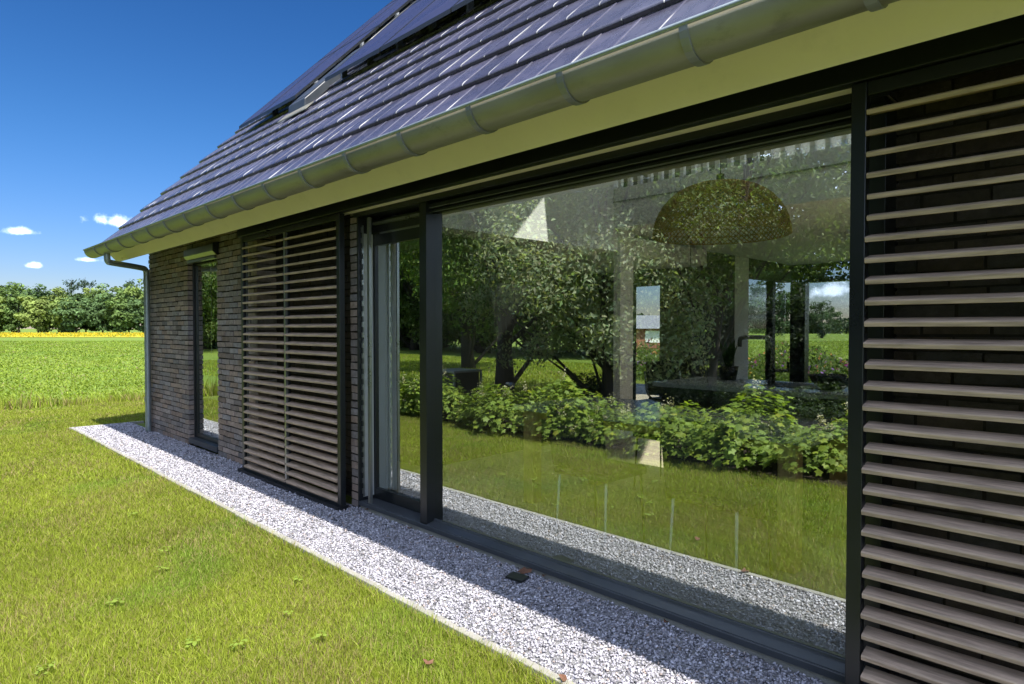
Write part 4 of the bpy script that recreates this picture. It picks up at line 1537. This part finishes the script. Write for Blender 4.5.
for px, py, s_, lb_ in ((524, 573, 0.055, 'curled brown leaf lying against the dark drain cover'),
                        (545, 577, 0.03, 'small brown leaf just right of the drain cover'),
                        (345, 507, 0.05, 'brown leaf at the foot of the brick pier'),
                        (370, 511, 0.055, 'brown leaf in the gravel below the sliding door sill'),
                        (409, 530, 0.03, 'small brown leaf left of the black mullion foot'),
                        (432, 539, 0.02, 'tiny brown leaf below the black mullion foot'),
                        (458, 549, 0.02, 'tiny brown leaf right of the black mullion foot'),
                        (633, 608, 0.028, 'small brown leaf by the sill in the middle of the big window'),
                        (668, 622, 0.035, 'brown leaf by the sill toward the right shutter')):
    x, y = at(px, py)
    fallen_leaf(x, y, s_, lb_)
for px, py, s_, lb_ in ((428, 665, 0.035, 'pinkish dry leaf in the lawn near the bottom edge'), (563, 681, 0.03, 'dry leaf on the kerb at the bottom edge')):
    x, y = at(px, py)
    fallen_leaf(x, y, s_, lb_)


def weed(px, py, s, label):
    x, y = at(px, py)
    root = thing('lawn_weed', label, 'weed', (x, y, -0.03), 'broad-leaved weeds in the lawn')
    rg = np.random.default_rng(int(px))
    n = int(rg.integers(5, 13))
    a = np.arange(n) * 2.4 + rg.uniform(0, 1)
    r = rg.uniform(0.4, 1, n) * s
    pos = np.stack([r * np.cos(a), r * np.sin(a), rg.uniform(0.035, 0.065, n)], -1)
    nrm = np.stack([np.cos(a) * .25, np.sin(a) * .25, np.ones(n)], -1)
    nrm /= np.linalg.norm(nrm, axis=1, keepdims=True)
    leaves_mesh('foliage', pos, nrm, rg.uniform(0.5, 0.9, n) * s, np.tile([[0.25, 0.34, 0.055]], (n, 1)), M['leaf'], root, aspect=0.8, fold=0.08)


for px, py, s_, lb_ in ((165, 552, 0.05, 'pale broad-leaved weed in the middle of the lawn'), (163, 571, 0.05, 'broad-leaved weed just below the pale one in mid lawn'),
                        (133, 516, 0.05, 'broad-leaved weed in the lawn below the narrow door'), (113, 605, 0.06, 'broad-leaved weed low in the left lawn'),
                        (192, 644, 0.05, 'broad-leaved weed in the lawn near the bottom edge'), (298, 581, 0.05, 'single pale weed near the kerb'),
                        (288, 615, 0.04, 'small weed a little below the one near the kerb'), (320, 640, 0.06, 'larger weed clump at the lower right of the lawn'),
                        (238, 648, 0.05, 'weed rosette at the bottom middle of the lawn'), (45, 672, 0.05, 'weed at the bottom left of the lawn')):
    weed(px, py, s_ * 0.7, lb_)

# ------------------------------------------------------------------ sky and sun
w = bpy.data.worlds.new('World')
scene.world = w
w.use_nodes = True
w.node_tree.nodes.clear()
T = NT(w.node_tree)
wo = T.n('ShaderNodeOutputWorld')
bg = T.n('ShaderNodeBackground')
skyt = T.n('ShaderNodeTexSky', sky_type='NISHITA')
skyt.sun_disc = False
skyt.sun_elevation = math.asin(SUN.z)
skyt.sun_rotation = math.atan2(SUN.x, SUN.y)
skyt.air_density = 1.0
skyt.dust_density = 0.3
skyt.ozone_density = 3.0
tc = T.n('ShaderNodeTexCoord')
dirv = tc.outputs['Generated']
nrm = T.n('ShaderNodeVectorMath', operation='NORMALIZE')
T.l(dirv, nrm.inputs[0])
dv = nrm.outputs[0]


def px_dir(px, py):
    fwd = Vector((-CT * math.cos(PITCH), ST * math.cos(PITCH), -math.sin(PITCH)))
    right = Vector((ST, CT, 0))
    up = right.cross(fwd)
    return (fwd + right * ((px - 512) / F) - up * ((py - 342) / F)).normalized()


cmask = None
nzc = T.noise(dv, 34.0, 6.0, 0.6)
nzd = T.math('SUBTRACT', nzc, 0.5)
for px, py, ww, hh in ((116, 223, 26, 9), (103, 221, 12, 8), (24, 232, 18, 6), (32, 266, 9, 4), (88, 260, 12, 4), (834, 292, 30, 14), (775, 290, 14, 12)):
    d0 = px_dir(px, py)
    rgt = Vector((0, 0, 1)).cross(d0).normalized() * -1
    upv = d0.cross(rgt) * -1
    if upv.z < 0:
        upv = -upv
    u_ = T.math('DIVIDE', T.dot(dv, tuple(rgt)), ww / F * 0.8)
    v_ = T.math('DIVIDE', T.dot(dv, tuple(upv)), hh / F * 0.8)
    # flat base: squeeze below the centre
    v_ = T.math('MULTIPLY', v_, T.math('ADD', 1.0, T.math('MULTIPLY', T.math('LESS_THAN', v_, 0.0), 0.6)))
    rr = T.math('SQRT', T.math('ADD', T.math('MULTIPLY', u_, u_), T.math('MULTIPLY', v_, v_)))
    front = T.math('GREATER_THAN', T.dot(dv, tuple(d0)), 0.5)
    mk = T.math('MULTIPLY', T.smooth(T.math('ADD', T.math('SUBTRACT', 1.0, rr), T.math('MULTIPLY', nzd, 2.6)), 0.0, 0.95), front)
    cmask = mk if cmask is None else T.math('MAXIMUM', cmask, mk)
# cloud away from the clear quarter beside the roof, added thick to fill shade
sep = T.n('ShaderNodeSeparateXYZ')
T.l(dv, sep.inputs[0])
zz = T.math('ADD', T.math('MAXIMUM', sep.outputs[2], 0.0), 0.12)
pv = T.n('ShaderNodeCombineXYZ')
T.l(T.math('DIVIDE', sep.outputs[0], zz), pv.inputs[0])
T.l(T.math('DIVIDE', sep.outputs[1], zz), pv.inputs[1])
nb = T.noise(pv.outputs[0], 1.1, 7.0, 0.55)
clear = T.smooth(T.dot(dv, (-0.93, 0.36, 0.0)), 0.35, 0.7)
gen = T.math('MULTIPLY', T.smooth(nb, 0.43, 0.58), T.math('SUBTRACT', 1.0, clear))
gen = T.math('MULTIPLY', gen, T.smooth(sep.outputs[2], 0.0, 0.05))
cmask = T.math('MAXIMUM', cmask, T.math('MULTIPLY', gen, 0.85))
hs = T.n('ShaderNodeHueSaturation')
hs.inputs['Saturation'].default_value = 1.0
T.l(skyt.outputs[0], hs.inputs['Color'])
gm = T.n('ShaderNodeGamma')
gm.inputs['Gamma'].default_value = 1.5
T.l(hs.outputs[0], gm.inputs['Color'])
hs2 = T.n('ShaderNodeHueSaturation')
hs2.inputs['Saturation'].default_value = 1.12
T.l(gm.outputs[0], hs2.inputs['Color'])
sg = T.n('ShaderNodeSeparateColor')
T.l(gm.outputs[0], sg.inputs[0])
damp = T.math('DIVIDE', 0.138, T.math('MULTIPLY_ADD', sg.outputs[1], 0.034, 1.0))
cd = T.n('ShaderNodeCombineColor')
for i in range(3):
    T.l(damp, cd.inputs[i])
deep = T.mix(1.0, hs2.outputs[0], cd.outputs[0], 'MULTIPLY')
sepz = T.n('ShaderNodeSeparateXYZ')
T.l(dv, sepz.inputs[0])
low = T.math('SUBTRACT', 1.0, T.smooth(sepz.outputs[2], 0.0, 0.30))
deep = T.mix(1.0, deep, T.mix(low, (0.90, 0.98, 1.03, 1), (0.91, 0.84, 1.10, 1)), 'MULTIPLY')
cc_ = T.mix(cmask, deep, (4.0, 4.6, 6.0, 1))
T.l(cc_, bg.inputs['Color'])
bg.inputs['Strength'].default_value = 0.15
T.l(bg.outputs[0], wo.inputs[0])

sl_ = bpy.data.lights.new('sun', 'SUN')
sl_.energy = 2.85
sl_.angle = R(0.5)
sl_.color = (1.0, 0.95, 0.86)
so = bpy.data.objects.new('sun', sl_)
col.objects.link(so)
so.rotation_euler = (-SUN).to_track_quat('-Z', 'Y').to_euler()
so.location = (20, -5, 30)

# ------------------------------------------------------------------ camera and render settings
cam = bpy.data.cameras.new('camera')
cam.sensor_width = 36.0
cam.lens = F / 1024 * 36.0
cam.clip_start = 0.05
cam.clip_end = 4000
co = bpy.data.objects.new('camera', cam)
col.objects.link(co)
fwd = Vector((-CT * math.cos(PITCH), ST * math.cos(PITCH), -math.sin(PITCH)))
right = Vector((ST, CT, 0))
up = right.cross(fwd)
mt = Matrix((right, up, -fwd)).transposed().to_4x4()
mt.translation = (0, 0, CAMZ)
co.matrix_world = mt
scene.camera = co
scene.view_settings.view_transform = 'Standard'
scene.view_settings.look = 'None'
scene.view_settings.gamma = 1.0
scene.view_settings.exposure = 1.8
cy = scene.cycles
cy.use_denoising = True
cy.max_bounces = 10
cy.diffuse_bounces = 4
cy.glossy_bounces = 5
cy.transparent_max_bounces = 16
cy.transmission_bounces = 6
cy.caustics_reflective = False
cy.caustics_refractive = False
cy.sample_clamp_indirect = 8.0
